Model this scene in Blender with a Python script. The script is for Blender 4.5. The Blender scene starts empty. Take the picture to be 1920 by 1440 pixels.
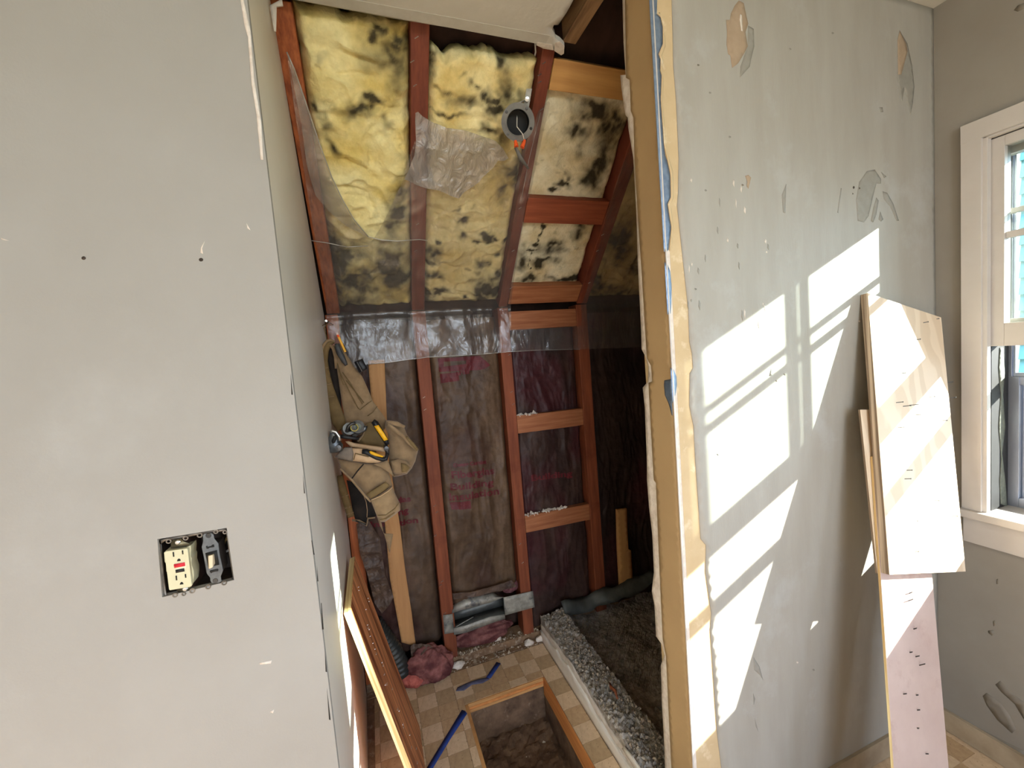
import bpy, bmesh, math, random
import numpy as np
from mathutils import Vector, Matrix
from mathutils.geometry import delaunay_2d_cdt
random.seed(7)
rng = np.random.default_rng(11)
SC = bpy.context.scene
COL = SC.collection

# ------------------------------------------------------------------ camera
F = 769.83
CAM = np.array([0.0, 0.0, 1.47])
def _rot(rx, ry, rz):
    cx, sx, cy, sy, cz, sz = math.cos(rx), math.sin(rx), math.cos(ry), math.sin(ry), math.cos(rz), math.sin(rz)
    return (np.array([[1,0,0],[0,cx,-sx],[0,sx,cx]]) @ np.array([[cy,0,sy],[0,1,0],[-sy,0,cy]])
            @ np.array([[cz,-sz,0],[sz,cz,0],[0,0,1]]))
RM = _rot(0.0434458, -0.3328602, -0.0852153) @ np.array([[1,0,0],[0,0,-1],[0,1,0]], float)
cd = bpy.data.cameras.new('camera')
cd.sensor_width = 36.0
cd.lens = 36.0 * F / 1920.0
cd.clip_start = 0.02
co = bpy.data.objects.new('camera', cd)
COL.objects.link(co)
m = Matrix.Identity(4)
for i in range(3):
    m[i][0] = RM[0][i]; m[i][1] = -RM[1][i]; m[i][2] = -RM[2][i]; m[i][3] = CAM[i]
co.matrix_world = m
SC.camera = co

# ------------------------------------------------------------------ light
SC.view_settings.view_transform = 'Standard'
SC.view_settings.look = 'None'
SC.view_settings.exposure = 0.0
SC.view_settings.gamma = 1.0
SC.view_settings.use_curve_mapping = False
SC.cycles.max_bounces = 9
SC.cycles.diffuse_bounces = 5
SC.cycles.transparent_max_bounces = 16
SC.cycles.sample_clamp_indirect = 6.0
SC.cycles.caustics_reflective = False
SC.cycles.caustics_refractive = False
SC.cycles.use_denoising = True
SUN_DIR = Vector((-2.0, 1.0, -0.93))
SUN_E, SKY_E, FILL_W = 44.0, 11.0, 29.0
sd = bpy.data.lights.new('sun', 'SUN')
sd.energy = SUN_E
sd.color = (1.0, 0.95, 0.87)
sd.angle = math.radians(0.55)
so = bpy.data.objects.new('sun', sd)
so.rotation_euler = SUN_DIR.to_track_quat('-Z', 'Y').to_euler()
so.location = (6, -3, 5)
COL.objects.link(so)
w = bpy.data.worlds.new('sky')
SC.world = w
w.use_nodes = True
wn, wl = w.node_tree.nodes, w.node_tree.links
wn.clear()
_o = wn.new('ShaderNodeOutputWorld'); _b = wn.new('ShaderNodeBackground')
_t = wn.new('ShaderNodeTexCoord'); _s = wn.new('ShaderNodeSeparateXYZ'); _r = wn.new('ShaderNodeValToRGB')
wl.new(_t.outputs['Generated'], _s.inputs[0]); wl.new(_s.outputs['Z'], _r.inputs[0])
_r.color_ramp.elements[0].position = 0.0; _r.color_ramp.elements[0].color = (0.80, 0.89, 1.0, 1)
_r.color_ramp.elements[1].position = 0.8; _r.color_ramp.elements[1].color = (0.38, 0.59, 1.0, 1)
wl.new(_r.outputs[0], _b.inputs['Color']); _b.inputs['Strength'].default_value = SKY_E
wl.new(_b.outputs[0], _o.inputs[0])
def portal(name, loc, rot, sx, sy):
    l = bpy.data.lights.new(name, 'AREA'); l.shape = 'RECTANGLE'; l.size = sx; l.size_y = sy
    l.cycles.is_portal = True
    o = bpy.data.objects.new(name, l); o.location = loc; o.rotation_euler = rot; COL.objects.link(o)

# ------------------------------------------------------------------ geometry helpers
X_, Y_, Z_ = np.array([1.,0,0]), np.array([0,1.,0]), np.array([0,0,1.])
def A(*v): return np.array(v, float)
class Plane:
    def __init__(s, o, e1, e2):
        s.o = np.array(o, float); s.e1 = np.array(e1, float); s.e2 = np.array(e2, float); s.n = np.cross(s.e1, s.e2)
    def px(s, p):
        d = RM.T @ np.array([(p[0]-960)/F, (p[1]-720)/F, 1.0])
        t = ((s.o - CAM) @ s.n) / (d @ s.n)
        q = CAM + d*t - s.o
        return np.array([q @ s.e1, q @ s.e2])
    def pxs(s, ps): return np.array([s.px(p) for p in ps])
    def w(s, ab, off=0.0):
        ab = np.atleast_2d(ab)
        return s.o + ab[:, :1]*s.e1 + ab[:, 1:2]*s.e2 + np.reshape(off, (-1, 1))*s.n
    def at(s, p, off=0.0): return s.w(s.px(p), off)[0]
def YP(y): return Plane((0, y, 0), X_, Z_)
def ZP(z): return Plane((0, 0, z), X_, Y_)
def WP(x): return Plane((x, 0, 0), -Y_, Z_)       # faces -X
def LP(x): return Plane((x, 0, 0), Y_, Z_)        # faces +X
BEND = A(0, 1.905, 1.70)
_u = A(0, -1, 1.07); _u /= np.linalg.norm(_u)
def RF(off=0.0):
    p = Plane(BEND, X_, _u); p.o = p.o + p.n*off; return p
RF0 = RF()
def s2l(c): return c/12.92 if c <= 0.04045 else ((c+0.055)/1.055)**2.4
def C(r, g, b): return (s2l(r/255), s2l(g/255), s2l(b/255), 1.0)

def _hash(ix, iy, iz, seed):
    h = (ix*374761393 + iy*668265263 + iz*2147483647 + seed*1274126177) & 0xffffffff
    h = ((h ^ (h >> 13)) * 1274126177) & 0xffffffff
    h = h ^ (h >> 16)
    return (h & 0xffff)/65535.0
def vnoise(P, scale, seed=0):
    P = np.asarray(P, float)*scale
    i = np.floor(P).astype(np.int64); f = P - i
    f = f*f*f*(f*(f*6-15)+10)
    r = 0
    for dx in (0, 1):
        for dy in (0, 1):
            for dz in (0, 1):
                wgt = (f[:,0] if dx else 1-f[:,0])*(f[:,1] if dy else 1-f[:,1])*(f[:,2] if dz else 1-f[:,2])
                r = r + wgt*_hash(i[:,0]+dx, i[:,1]+dy, i[:,2]+dz, seed)
    return r
def fbm(P, scale, octv=4, seed=0, ridged=False):
    t, a, s = 0, 0.5, 0
    for k in range(octv):
        n = vnoise(P, scale*2**k, seed+k*17)
        if ridged: n = 1-np.abs(2*n-1)
        t = t + a*n; s += a; a *= 0.5
    return t/s

# ------------------------------------------------------------------ objects
def thing(name, label, cat, loc, group=None):
    o = bpy.data.objects.new(name, None); COL.objects.link(o)
    o.location = Vector(loc); o.empty_display_size = 0.02
    tag(o, label, cat, group); return o
def tag(o, label=None, cat=None, group=None, kind=None):
    if label: o['label'] = label
    if cat: o['category'] = cat
    if group: o['group'] = group
    if kind: o['kind'] = kind
    return o
def wloc(o):
    v = Vector((0, 0, 0))
    while o is not None: v = v + o.location; o = o.parent
    return v
def obj(name, verts, faces, mat, parent=None, smooth=False, col=None, org=None, midx=None, kind=None):
    verts = np.array(verts, float)
    turned = parent is not None and parent.type == 'MESH' and parent.matrix_basis.to_quaternion().angle > 1e-5
    L = A(*wloc(parent)) if parent and not turned else A(0, 0, 0)
    if org is None:
        org = L if parent and not turned else A((verts[:,0].min()+verts[:,0].max())/2, (verts[:,1].min()+verts[:,1].max())/2, verts[:,2].min())
    org = np.array(org, float)
    me = bpy.data.meshes.new(name)
    me.from_pydata((verts-org).tolist(), [], [list(map(int, f)) for f in faces])
    for mt in (mat if isinstance(mat, (list, tuple)) else [mat]): me.materials.append(mt)
    if midx is not None: me.polygons.foreach_set('material_index', np.array(midx, np.int32))
    if smooth: me.polygons.foreach_set('use_smooth', np.ones(len(me.polygons), bool))
    if col is not None:
        at = me.color_attributes.new('Col', 'FLOAT_COLOR', 'POINT')
        at.data.foreach_set('color', np.hstack([col, np.ones((len(col), 1))]).ravel().astype(np.float32))
    me.update()
    o = bpy.data.objects.new(name, me); COL.objects.link(o)
    o.location = Vector(org - L)
    if parent: o.parent = parent
    if turned: o.matrix_parent_inverse = parent.matrix_basis.inverted()
    if kind: o['kind'] = kind
    return o
def struct(name, verts, faces, mat, **k):
    return obj(name, verts, faces, mat, kind='structure', **k)
class MB:
    def __init__(s): s.v = []; s.f = []; s.m = []
    def add(s, v, f, mi=0):
        b = len(s.v); s.v += [tuple(map(float, p)) for p in v]; s.f += [[i+b for i in q] for q in f]; s.m += [mi]*len(f); return s
    def box(s, a, b, mi=0):
        (x0,y0,z0), (x1,y1,z1) = a, b
        v = [(x0,y0,z0),(x1,y0,z0),(x1,y1,z0),(x0,y1,z0),(x0,y0,z1),(x1,y0,z1),(x1,y1,z1),(x0,y1,z1)]
        return s.add(v, BOXF, mi)
    def hexa(s, c0, c1, mi=0):
        """box from a bottom quad and a top quad"""
        return s.add(list(c0)+list(c1), BOXF, mi)
    def obox(s, o, ex, ey, ez, mi=0):
        """box from a corner and three edge vectors"""
        o, ex, ey, ez = map(lambda q: np.array(q, float), (o, ex, ey, ez))
        f = BOXF if np.dot(np.cross(ex, ey), ez) > 0 else [q[::-1] for q in BOXF]
        return s.add([o, o+ex, o+ex+ey, o+ey, o+ez, o+ex+ez, o+ex+ey+ez, o+ey+ez], f, mi)
    def prism(s, pts, vec, mi=0):
        n = len(pts); pts = [np.array(p, float) for p in pts]; vec = np.array(vec, float)
        v = pts + [p+vec for p in pts]
        nr = sum((np.cross(pts[i]-pts[0], pts[(i+1) % n]-pts[0]) for i in range(n)), np.zeros(3))
        f = [list(range(n))[::-1], list(range(n, 2*n))] + [[i, (i+1) % n, n+(i+1) % n, n+i] for i in range(n)]
        if nr @ vec < 0: f = [q[::-1] for q in f]
        return s.add(v, f, mi)
    def tube(s, path, r, seg=8, cap=True, mi=0, flat=1.0, up=None):
        P = [np.array(p, float) for p in path]; n = len(P)
        R = r if hasattr(r, '__len__') else [r]*n
        v = []; prev = None
        for i in range(n):
            t = P[min(i+1, n-1)] - P[max(i-1, 0)]; t = t/(np.linalg.norm(t)+1e-9)
            a = prev if prev is not None else (np.array(up, float) if up is not None else (Z_ if abs(t[2]) < 0.9 else X_))
            a = a - t*(a @ t); a /= np.linalg.norm(a)+1e-9; prev = a; b = np.cross(t, a)
            for k in range(seg):
                th = 2*math.pi*k/seg
                v.append(P[i] + R[i]*(a*math.cos(th)*flat + b*math.sin(th)))
        f = [[i*seg+k, i*seg+(k+1) % seg, (i+1)*seg+(k+1) % seg, (i+1)*seg+k] for i in range(n-1) for k in range(seg)]
        if cap: f += [list(range(seg))[::-1], [(n-1)*seg+k for k in range(seg)]]
        return s.add(v, f, mi)
    def lathe(s, prof, c, ax, seg=28, mi=0, closed=False):
        ax = np.array(ax, float); ax /= np.linalg.norm(ax); c = np.array(c, float)
        a = np.cross(ax, Z_ if abs(ax[2]) < .9 else X_); a /= np.linalg.norm(a); b = np.cross(ax, a)
        v = [c + h*ax + r*(a*math.cos(2*math.pi*k/seg)+b*math.sin(2*math.pi*k/seg)) for r, h in prof for k in range(seg)]
        m = len(prof); rows = range(m if closed else m-1)
        f = [[i*seg+k, i*seg+(k+1) % seg, ((i+1) % m)*seg+(k+1) % seg, ((i+1) % m)*seg+k] for i in rows for k in range(seg)]
        return s.add(v, f, mi)
    def obj(s, name, mat, parent=None, **k):
        if isinstance(mat, (list, tuple)): k.setdefault('midx', s.m)
        return obj(name, s.v, s.f, mat, parent, **k)
    def struct(s, name, mat, **k):
        if isinstance(mat, (list, tuple)): k.setdefault('midx', s.m)
        return struct(name, s.v, s.f, mat, **k)
BOXF = [[0,3,2,1],[4,5,6,7],[0,1,5,4],[1,2,6,5],[2,3,7,6],[3,0,4,7]]
def bevel(o, w_=0.002, seg=2):
    md = o.modifiers.new('bevel', 'BEVEL'); md.width = w_; md.segments = seg; md.limit_method = 'ANGLE'; md.angle_limit = 0.6
    return o
def resample(pts, step):
    pts = [np.array(p, float) for p in pts]; out = []
    for i in range(len(pts)):
        a, b = pts[i], pts[(i+1) % len(pts)]; k = max(1, int(np.linalg.norm(b-a)/step))
        out += [a+(b-a)*j/k for j in range(k)]
    return np.array(out)
def inside(P, poly):
    x, y = P[:,0], P[:,1]; r = np.zeros(len(P), bool); n = len(poly); j = n-1
    for i in range(n):
        xi, yi = poly[i]; xj, yj = poly[j]
        c = ((yi > y) != (yj > y)) & (x < (xj-xi)*(y-yi)/(yj-yi+1e-15)+xi); r ^= c; j = i
    return r
def bdist(P, poly):
    d = np.full(len(P), 1e9); n = len(poly)
    for i in range(n):
        a, b = poly[i], poly[(i+1) % n]; ab = b-a
        t = np.clip(((P-a) @ ab)/(ab @ ab+1e-15), 0, 1)
        d = np.minimum(d, np.linalg.norm(P-(a+t[:,None]*ab), axis=1))
    return d
def fill(poly, step):
    """triangulate a 2D outline with inner points -> verts, tris, boundary count"""
    bp = resample(poly, step)
    lo, hi = bp.min(0), bp.max(0)
    gx, gy = np.meshgrid(np.arange(lo[0], hi[0], step), np.arange(lo[1], hi[1], step*0.9))
    gx = gx + (np.arange(gx.shape[0]) % 2)[:, None]*step*0.5
    G = np.stack([gx.ravel(), gy.ravel()], 1)
    if len(G):
        G = G[inside(G, bp)]
        if len(G): G = G[bdist(G, bp) > step*0.45]
    V = np.vstack([bp, G]) if len(G) else bp
    nb = len(bp)
    r = delaunay_2d_cdt([Vector(p) for p in V], [(i, (i+1) % nb) for i in range(nb)], [list(range(nb))], 1, 1e-7)
    return np.array([[p.x, p.y] for p in r[0]]), [list(f) for f in r[2]], bp
def pillow(name, poly, plane, thick, bulge, mat, parent=None, step=0.01, rim=0.02, wob=0.0, wsc=30, seed=0, back=0.0, smooth=True, holes=None, **k):
    """a padded / flat slab with the given outline on a plane: front bulges along +n"""
    V, T, bp = fill(np.array(poly, float), step)
    d = bdist(V, bp)
    h = bulge*(1-np.exp(-d/rim)) if bulge else np.zeros(len(V))
    W = plane.w(V)
    if wob: h = h + wob*(fbm(W, wsc, 3, seed)-0.5)*2*np.minimum(1, d/0.006)
    Fr = plane.w(V, h+back+thick); Bk = plane.w(V, np.full(len(V), back))
    n = len(V)
    cnt = {}
    for t in T:
        for i in range(len(t)):
            e = (t[i], t[(i+1) % len(t)]); cnt[e] = 1
    fs = [t for t in T] + [[i+n for i in t[::-1]] for t in T]
    for (a, b) in cnt:
        if (b, a) not in cnt: fs.append([b, a, a+n, b+n])
    # orient: make sure front faces look along +n
    t = T[0]; nn = np.cross(Fr[t[1]]-Fr[t[0]], Fr[t[2]]-Fr[t[0]])
    if nn @ plane.n < 0: fs = [f[::-1] for f in fs]
    o = obj(name, np.vstack([Fr, Bk]), fs, mat, parent, smooth=False, **k)
    if smooth:
        sm = np.zeros(len(fs), bool); sm[:len(T)] = True
        o.data.polygons.foreach_set('use_smooth', sm)
    return o
def ppx(name, px, plane, thick, bulge, mat, parent=None, **k):
    return pillow(name, plane.pxs(px), plane, thick, bulge, mat, parent, **k)
def board(name, o, ex, ey, ez, size, mats, parent=None, label=None, cat=None, midx=None, group=None, bev=0.0015, shape=None):
    """oriented board: local x = width, y = thickness, z = length; mats[0] faces, mats[1] edges"""
    ex, ey, ez = [np.array(q, float)/np.linalg.norm(q) for q in (ex, ey, ez)]
    sx, sy, sz = size
    v = shape or [(0,0,0),(sx,0,0),(sx,sy,0),(0,sy,0),(0,0,sz),(sx,0,sz),(sx,sy,sz),(0,sy,sz)]
    me = bpy.data.meshes.new(name); me.from_pydata(v, [], BOXF)
    for mt in mats: me.materials.append(mt)
    me.polygons.foreach_set('material_index', np.array(midx or [1,1,0,1,0,1], np.int32)); me.update()
    ob = bpy.data.objects.new(name, me); COL.objects.link(ob)
    M = Matrix.Identity(4)
    for i in range(3):
        M[i][0] = ex[i]; M[i][1] = ey[i]; M[i][2] = ez[i]; M[i][3] = o[i]
    if parent:
        M = Matrix.Translation(-wloc(parent)) @ M; ob.parent = parent
    ob.matrix_local = M
    if bev: bevel(ob, bev, 1)
    if label: tag(ob, label, cat, group)
    return ob

# ------------------------------------------------------------------ materials
def nodes(name):
    mt = bpy.data.materials.new(name); mt.use_nodes = True
    nt = mt.node_tree; nt.nodes.clear()
    out = nt.nodes.new('ShaderNodeOutputMaterial'); p = nt.nodes.new('ShaderNodeBsdfPrincipled')
    nt.links.new(p.outputs[0], out.inputs[0])
    return mt, nt, p, out
def M(name, c1, c2=None, scale=8.0, stretch=(1,1,1), rough=0.6, spec=0.3, metal=0.0, bump=0.0, bscale=None, bdet=6, contrast=(0.35, 0.65), c3=None, s3=2.0, k3=(0.55, 0.7), attr=False, wave=None, det=6, bdist_=0.01, sheen=0.0, coat=0.0):
    mt, nt, p, out = nodes(name)
    N, L = nt.nodes.new, nt.links.new
    tc = N('ShaderNodeTexCoord'); mp = N('ShaderNodeMapping'); mp.inputs['Scale'].default_value = stretch
    L(tc.outputs['Object'], mp.inputs[0])
    col = None
    if attr:
        at = N('ShaderNodeAttribute'); at.attribute_name = 'Col'; col = at.outputs['Color']
    if c2 is not None:
        if wave:
            nz = N('ShaderNodeTexWave'); nz.bands_direction = wave[0]; nz.inputs['Scale'].default_value = scale
            nz.inputs['Distortion'].default_value = wave[1]; nz.inputs['Detail'].default_value = 3; nz.inputs['Detail Scale'].default_value = wave[2]
        else:
            nz = N('ShaderNodeTexNoise'); nz.inputs['Scale'].default_value = scale; nz.inputs['Detail'].default_value = det; nz.inputs['Roughness'].default_value = 0.6
        L(mp.outputs[0], nz.inputs['Vector'])
        mr = N('ShaderNodeMapRange'); mr.inputs[1].default_value = contrast[0]; mr.inputs[2].default_value = contrast[1]
        L(nz.outputs['Fac'], mr.inputs[0])
        mx = N('ShaderNodeMix'); mx.data_type = 'RGBA'; mx.inputs['A'].default_value = c1; mx.inputs['B'].default_value = c2
        L(mr.outputs[0], mx.inputs['Factor'])
        if attr:
            mm = N('ShaderNodeMix'); mm.data_type = 'RGBA'; mm.blend_type = 'MULTIPLY'; mm.inputs['Factor'].default_value = 1.0
            L(col, mm.inputs['A']); L(mx.outputs['Result'], mm.inputs['B']); col = mm.outputs['Result']
        else: col = mx.outputs['Result']
    if c3 is not None:
        n3 = N('ShaderNodeTexNoise'); n3.inputs['Scale'].default_value = s3; n3.inputs['Detail'].default_value = 8; n3.inputs['Roughness'].default_value = .65
        L(tc.outputs['Object'], n3.inputs['Vector'])
        m3 = N('ShaderNodeMapRange'); m3.inputs[1].default_value = k3[0]; m3.inputs[2].default_value = k3[1]; L(n3.outputs['Fac'], m3.inputs[0])
        x3 = N('ShaderNodeMix'); x3.data_type = 'RGBA'; x3.inputs['B'].default_value = c3
        L(m3.outputs[0], x3.inputs['Factor'])
        if col is not None: L(col, x3.inputs['A'])
        else: x3.inputs['A'].default_value = c1
        col = x3.outputs['Result']
    if col is not None: L(col, p.inputs['Base Color'])
    else: p.inputs['Base Color'].default_value = c1
    p.inputs['Roughness'].default_value = rough; p.inputs['Metallic'].default_value = metal
    p.inputs['Specular IOR Level'].default_value = spec
    if sheen: p.inputs['Sheen Weight'].default_value = sheen
    if coat: p.inputs['Coat Weight'].default_value = coat; p.inputs['Coat Roughness'].default_value = 0.2
    if bump:
        bn = N('ShaderNodeTexNoise'); bn.inputs['Scale'].default_value = bscale or scale; bn.inputs['Detail'].default_value = bdet
        L(mp.outputs[0], bn.inputs['Vector'])
        bb = N('ShaderNodeBump'); bb.inputs['Strength'].default_value = bump; bb.inputs['Distance'].default_value = bdist_
        L(bn.outputs['Fac'], bb.inputs['Height']); L(bb.outputs[0], p.inputs['Normal'])
    return mt
def film(name, tint=(0.9,0.88,0.86), haze=0.15, hazecol=(0.6,0.57,0.55), gloss=0.08, rough=0.27, bump=0.5, bscale=6):
    """clear wrinkled polyethylene film"""
    mt, nt, p, out = nodes(name); N, L = nt.nodes.new, nt.links.new
    nt.nodes.remove(p)
    tr = N('ShaderNodeBsdfTransparent'); tr.inputs[0].default_value = (*tint, 1)
    df = N('ShaderNodeBsdfDiffuse'); df.inputs[0].default_value = (*hazecol, 1)
    tl = N('ShaderNodeBsdfTranslucent'); tl.inputs[0].default_value = (*hazecol, 1)
    hz = N('ShaderNodeMixShader'); hz.inputs[0].default_value = 0.35; L(df.outputs[0], hz.inputs[1]); L(tl.outputs[0], hz.inputs[2])
    gl = N('ShaderNodeBsdfGlossy'); gl.inputs['Roughness'].default_value = rough; gl.inputs[0].default_value = (1,1,1,1)
    tc = N('ShaderNodeTexCoord'); nz = N('ShaderNodeTexNoise'); nz.inputs['Scale'].default_value = bscale; nz.inputs['Detail'].default_value = 5
    nz.inputs['Distortion'].default_value = 1.2; nz.inputs['Roughness'].default_value = 0.55
    mp = N('ShaderNodeMapping'); mp.inputs['Scale'].default_value = (1.6, 1, 0.8); mp.inputs['Rotation'].default_value = (0.3, 0.5, 0.4)
    L(tc.outputs['Object'], mp.inputs[0]); L(mp.outputs[0], nz.inputs['Vector'])
    bb = N('ShaderNodeBump'); bb.inputs['Strength'].default_value = bump; bb.inputs['Distance'].default_value = 0.03; L(nz.outputs['Fac'], bb.inputs['Height'])
    for s_ in (gl, df): L(bb.outputs[0], s_.inputs['Normal'])
    a = N('ShaderNodeMixShader'); a.inputs[0].default_value = haze; L(tr.outputs[0], a.inputs[1]); L(hz.outputs[0], a.inputs[2])
    fr = N('ShaderNodeLayerWeight'); fr.inputs['Blend'].default_value = 0.25; L(bb.outputs[0], fr.inputs['Normal'])
    mr = N('ShaderNodeMapRange'); mr.inputs[3].default_value = gloss*0.6; mr.inputs[4].default_value = 0.5; L(fr.outputs['Fresnel'], mr.inputs[0])
    b = N('ShaderNodeMixShader'); L(mr.outputs[0], b.inputs[0]); L(a.outputs[0], b.inputs[1]); L(gl.outputs[0], b.inputs[2])
    L(b.outputs[0], out.inputs[0])
    return mt
paint   = M('painted_drywall', C(154,152,147), C(149,146,140), scale=3, rough=0.68, spec=0.15, bump=0.06, bscale=220, bdist_=0.004, c3=C(160,159,155), s3=1.5)
paint_r = M('painted_drywall_scuffed', C(162,159,151), C(155,151,142), scale=5, stretch=(3,1,.6), rough=0.5, spec=0.3, bump=0.10, bscale=60, bdist_=0.004, c3=C(170,170,167), s3=3)
paint_return = M('return_paint', C(222,217,208), C(214,208,198), scale=3, rough=0.36, spec=0.4, bump=0.05, bscale=160, bdist_=0.004)
paint_win = M('window_wall_paint', C(147,142,134), C(140,134,126), scale=4, rough=0.55, spec=0.25, bump=0.06, bscale=180, bdist_=0.004)
ceil_m  = M('ceiling_paint', C(205,203,195), C(196,193,184), scale=6, rough=0.7, bump=0.12, bscale=60, bdist_=0.006)
gypsum  = M('gypsum_edge', C(222,214,204), C(200,188,176), scale=40, rough=0.9, bump=0.4, bscale=120, bdist_=0.004)
tan_paint = M('tan_jamb_paint', C(176,150,110), C(168,142,104), scale=5, rough=0.55, bump=0.03, bscale=200, bdist_=.003)
tan_band = M('bare_joint_compound', C(196,174,138), C(188,165,128), scale=14, rough=0.7, bump=0.08, bscale=90, bdist_=.003, c3=C(216,200,170), s3=18)
paper   = M('torn_drywall_paper', C(166,146,124), C(156,136,114), scale=30, rough=0.9, bump=0.2, bscale=90, bdist_=.003)
smear   = M('grey_spackle_smear', C(146,143,135), C(137,134,126), scale=40, rough=0.6, bump=.15, bscale=120, bdist_=.002)
stroke_m = M('brown_paint_stroke', C(130,123,112), C(124,116,105), scale=30, stretch=(1,1,1), rough=0.6)
bead_m  = M('galvanised_corner_bead', C(132,150,172), C(112,130,155), scale=60, rough=0.42, metal=0.65, bump=.1, bscale=80, bdist_=.002)
trim_m  = M('trim_white_paint', C(196,191,186), C(188,182,176), scale=6, rough=0.4, spec=.35, bump=.03, bscale=60, bdist_=.003)
base_m  = M('baseboard_paint', C(176,160,136), C(150,134,112), scale=9, rough=0.6, bump=.08, bscale=60, bdist_=.003)
rafter_m = M('red_brown_rafter', C(128,66,45), C(104,52,37), scale=14, stretch=(4,1,.35), rough=0.6, spec=.25, bump=.15, bscale=30, bdist_=.004, c3=C(92,40,28), s3=5)
stud_m  = M('red_brown_stud', C(136,75,49), C(110,57,37), scale=14, stretch=(4,4,.3), rough=0.6, spec=.25, bump=.15, bscale=30, bdist_=.004, c3=C(96,44,28), s3=4)
stud1_m = M('orange_corner_stud', C(176,98,54), C(128,62,32), scale=18, stretch=(4,2,.25), rough=0.55, bump=.15, bscale=30, bdist_=.004)
block_m = M('orange_blocking', C(168,110,74), C(140,84,54), scale=16, stretch=(.3,4,4), rough=0.6, bump=.12, bscale=30, bdist_=.004)
redblock_m = M('red_blocking', C(150,80,52), C(126,62,40), scale=16, stretch=(.3,4,4), rough=0.6, bump=.12, bscale=30, bdist_=.004)
plyblock_m = M('tan_plank', C(196,148,88), C(172,124,72), scale=12, stretch=(.25,3,3), rough=0.6, bump=.1, bscale=40, bdist_=.003)
dark_wood = M('dark_attic_wood', C(66,44,34), C(40,26,20), scale=10, stretch=(1,1,.4), rough=0.8, bump=.2, bscale=20)
joist_m = M('weathered_joist', C(150,118,84), C(84,58,40), scale=9, stretch=(3,.4,3), rough=0.7, bump=.2, bscale=30)
batt_m  = M('glass_wool', (1,1,1,1), (0.84,0.84,0.80,1), scale=45, rough=1.0, spec=0.0, bump=0.3, bscale=120, bdist_=.01, attr=True, contrast=(.3,.7))
kraft_m = M('kraft_facing', (1,1,1,1), (0.62,0.58,0.56,1), scale=22, rough=0.46, spec=0.24, bump=0.35, bscale=26, bdist_=.012, attr=True)
print_m = M('red_print', C(98,30,36), C(80,26,31), scale=30, rough=.5)
poly_m  = film('polyethylene_film', haze=0.11, bump=.45)
flap_m  = film('folded_polyethylene', tint=(.8,.77,.75), haze=0.5, hazecol=(.56,.52,.50), gloss=.14, bump=.7, bscale=14)
edge_m  = film('film_edge', tint=(.85,.85,.8), haze=0.6, hazecol=(.75,.72,.66), gloss=.3)
card_m  = M('cardboard_strip', C(186,140,92), C(170,124,80), scale=6, stretch=(6,1,.5), rough=0.75, bump=.05, bscale=60, bdist_=.003)
galv_m  = M('galvanised_sheet', C(170,166,156), C(126,124,116), scale=24, rough=0.5, metal=.3, bump=.1, bscale=40, bdist_=.003, c3=C(86,88,92), s3=20, k3=(.56,.66))
duct_in = M('duct_inside', C(120,120,114), C(92,92,88), scale=14, rough=0.5, metal=.5)
flex_m  = M('black_flex_duct', C(48,50,49), C(34,36,35), scale=12, rough=0.4, spec=.4)
pink_m  = M('pink_glass_wool', (1,1,1,1), (0.75,0.66,0.66,1), scale=60, rough=1.0, spec=0, bump=.5, bscale=140, attr=True)
tileA = M('vinyl_light', C(214,188,156), C(200,172,140), scale=60, rough=.5, bump=.12, bscale=90, bdist_=.002, c3=C(150,122,90), s3=110, k3=(.6,.68))
tileB = M('vinyl_tan', C(192,162,126), C(176,146,112), scale=60, rough=.5, bump=.12, bscale=90, bdist_=.002, c3=C(132,104,74), s3=110, k3=(.6,.68))
tileC = M('vinyl_olive', C(182,156,122), C(168,142,110), scale=60, rough=.5, bump=.12, bscale=90, bdist_=.002, c3=C(124,100,70), s3=110, k3=(.6,.68))
subfl = M('subfloor_plywood', C(196,146,92), C(168,118,70), scale=10, stretch=(1,1,12), rough=.7, bump=.1, bscale=60, bdist_=.003)
subflo = M('orange_plywood_cut', C(206,138,78), C(178,108,58), scale=9, stretch=(4,.6,14), rough=.7, bump=.1, bscale=60, bdist_=.003)
plate_m = M('dusty_plate', C(140,112,86), C(106,82,62), scale=22, rough=.9, bump=.3, bscale=60, c3=C(176,160,140), s3=30)
dirt_m = M('dusty_pit', C(122,96,74), C(80,60,46), scale=14, rough=.95, bump=.6, bscale=40, c3=C(146,124,104), s3=26, k3=(.6,.75))
mortar_m = M('broken_mortar', C(176,168,158), C(128,120,110), scale=40, rough=.95, bump=.8, bscale=90, c3=C(188,182,172), s3=60, k3=(.58,.66), bdist_=.008)
pan_m = M('dark_mortar_bed', C(158,148,136), C(116,107,97), scale=30, rough=.95, bump=.8, bscale=50, c3=C(150,140,128), s3=50, k3=(.6,.7))
curbface_m = M('white_curb_board', C(238,234,224), C(226,220,208), scale=10, rough=.6, bump=.08, bscale=60, bdist_=.003)
crumb_m = M('plaster_crumbs', C(190,176,156), C(126,110,92), scale=90, rough=.95, contrast=(.4,.6))
liner_m = M('grey_pan_liner', C(92,93,88), C(68,68,64), scale=12, rough=.5, bump=.2, bscale=20)
tape_m = M('blue_masking_tape', C(44,66,134), C(36,56,118), scale=20, rough=.6)
tape2_m = M('dusty_blue_tape', C(96,98,124), C(80,80,104), scale=30, rough=.8)
ply_face = M('pale_plywood', C(226,208,184), C(214,194,168), scale=2.2, stretch=(2,1,1), rough=.55, bump=.04, bscale=30, wave=('X', 12, 1.1), bdist_=.003)
ply_edge = M('ply_edge', C(196,176,152), C(126,106,86), scale=120, stretch=(.02,1,.02), rough=.7, contrast=(.35,.6), det=1, bump=.2, bscale=120, bdist_=.003)
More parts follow.
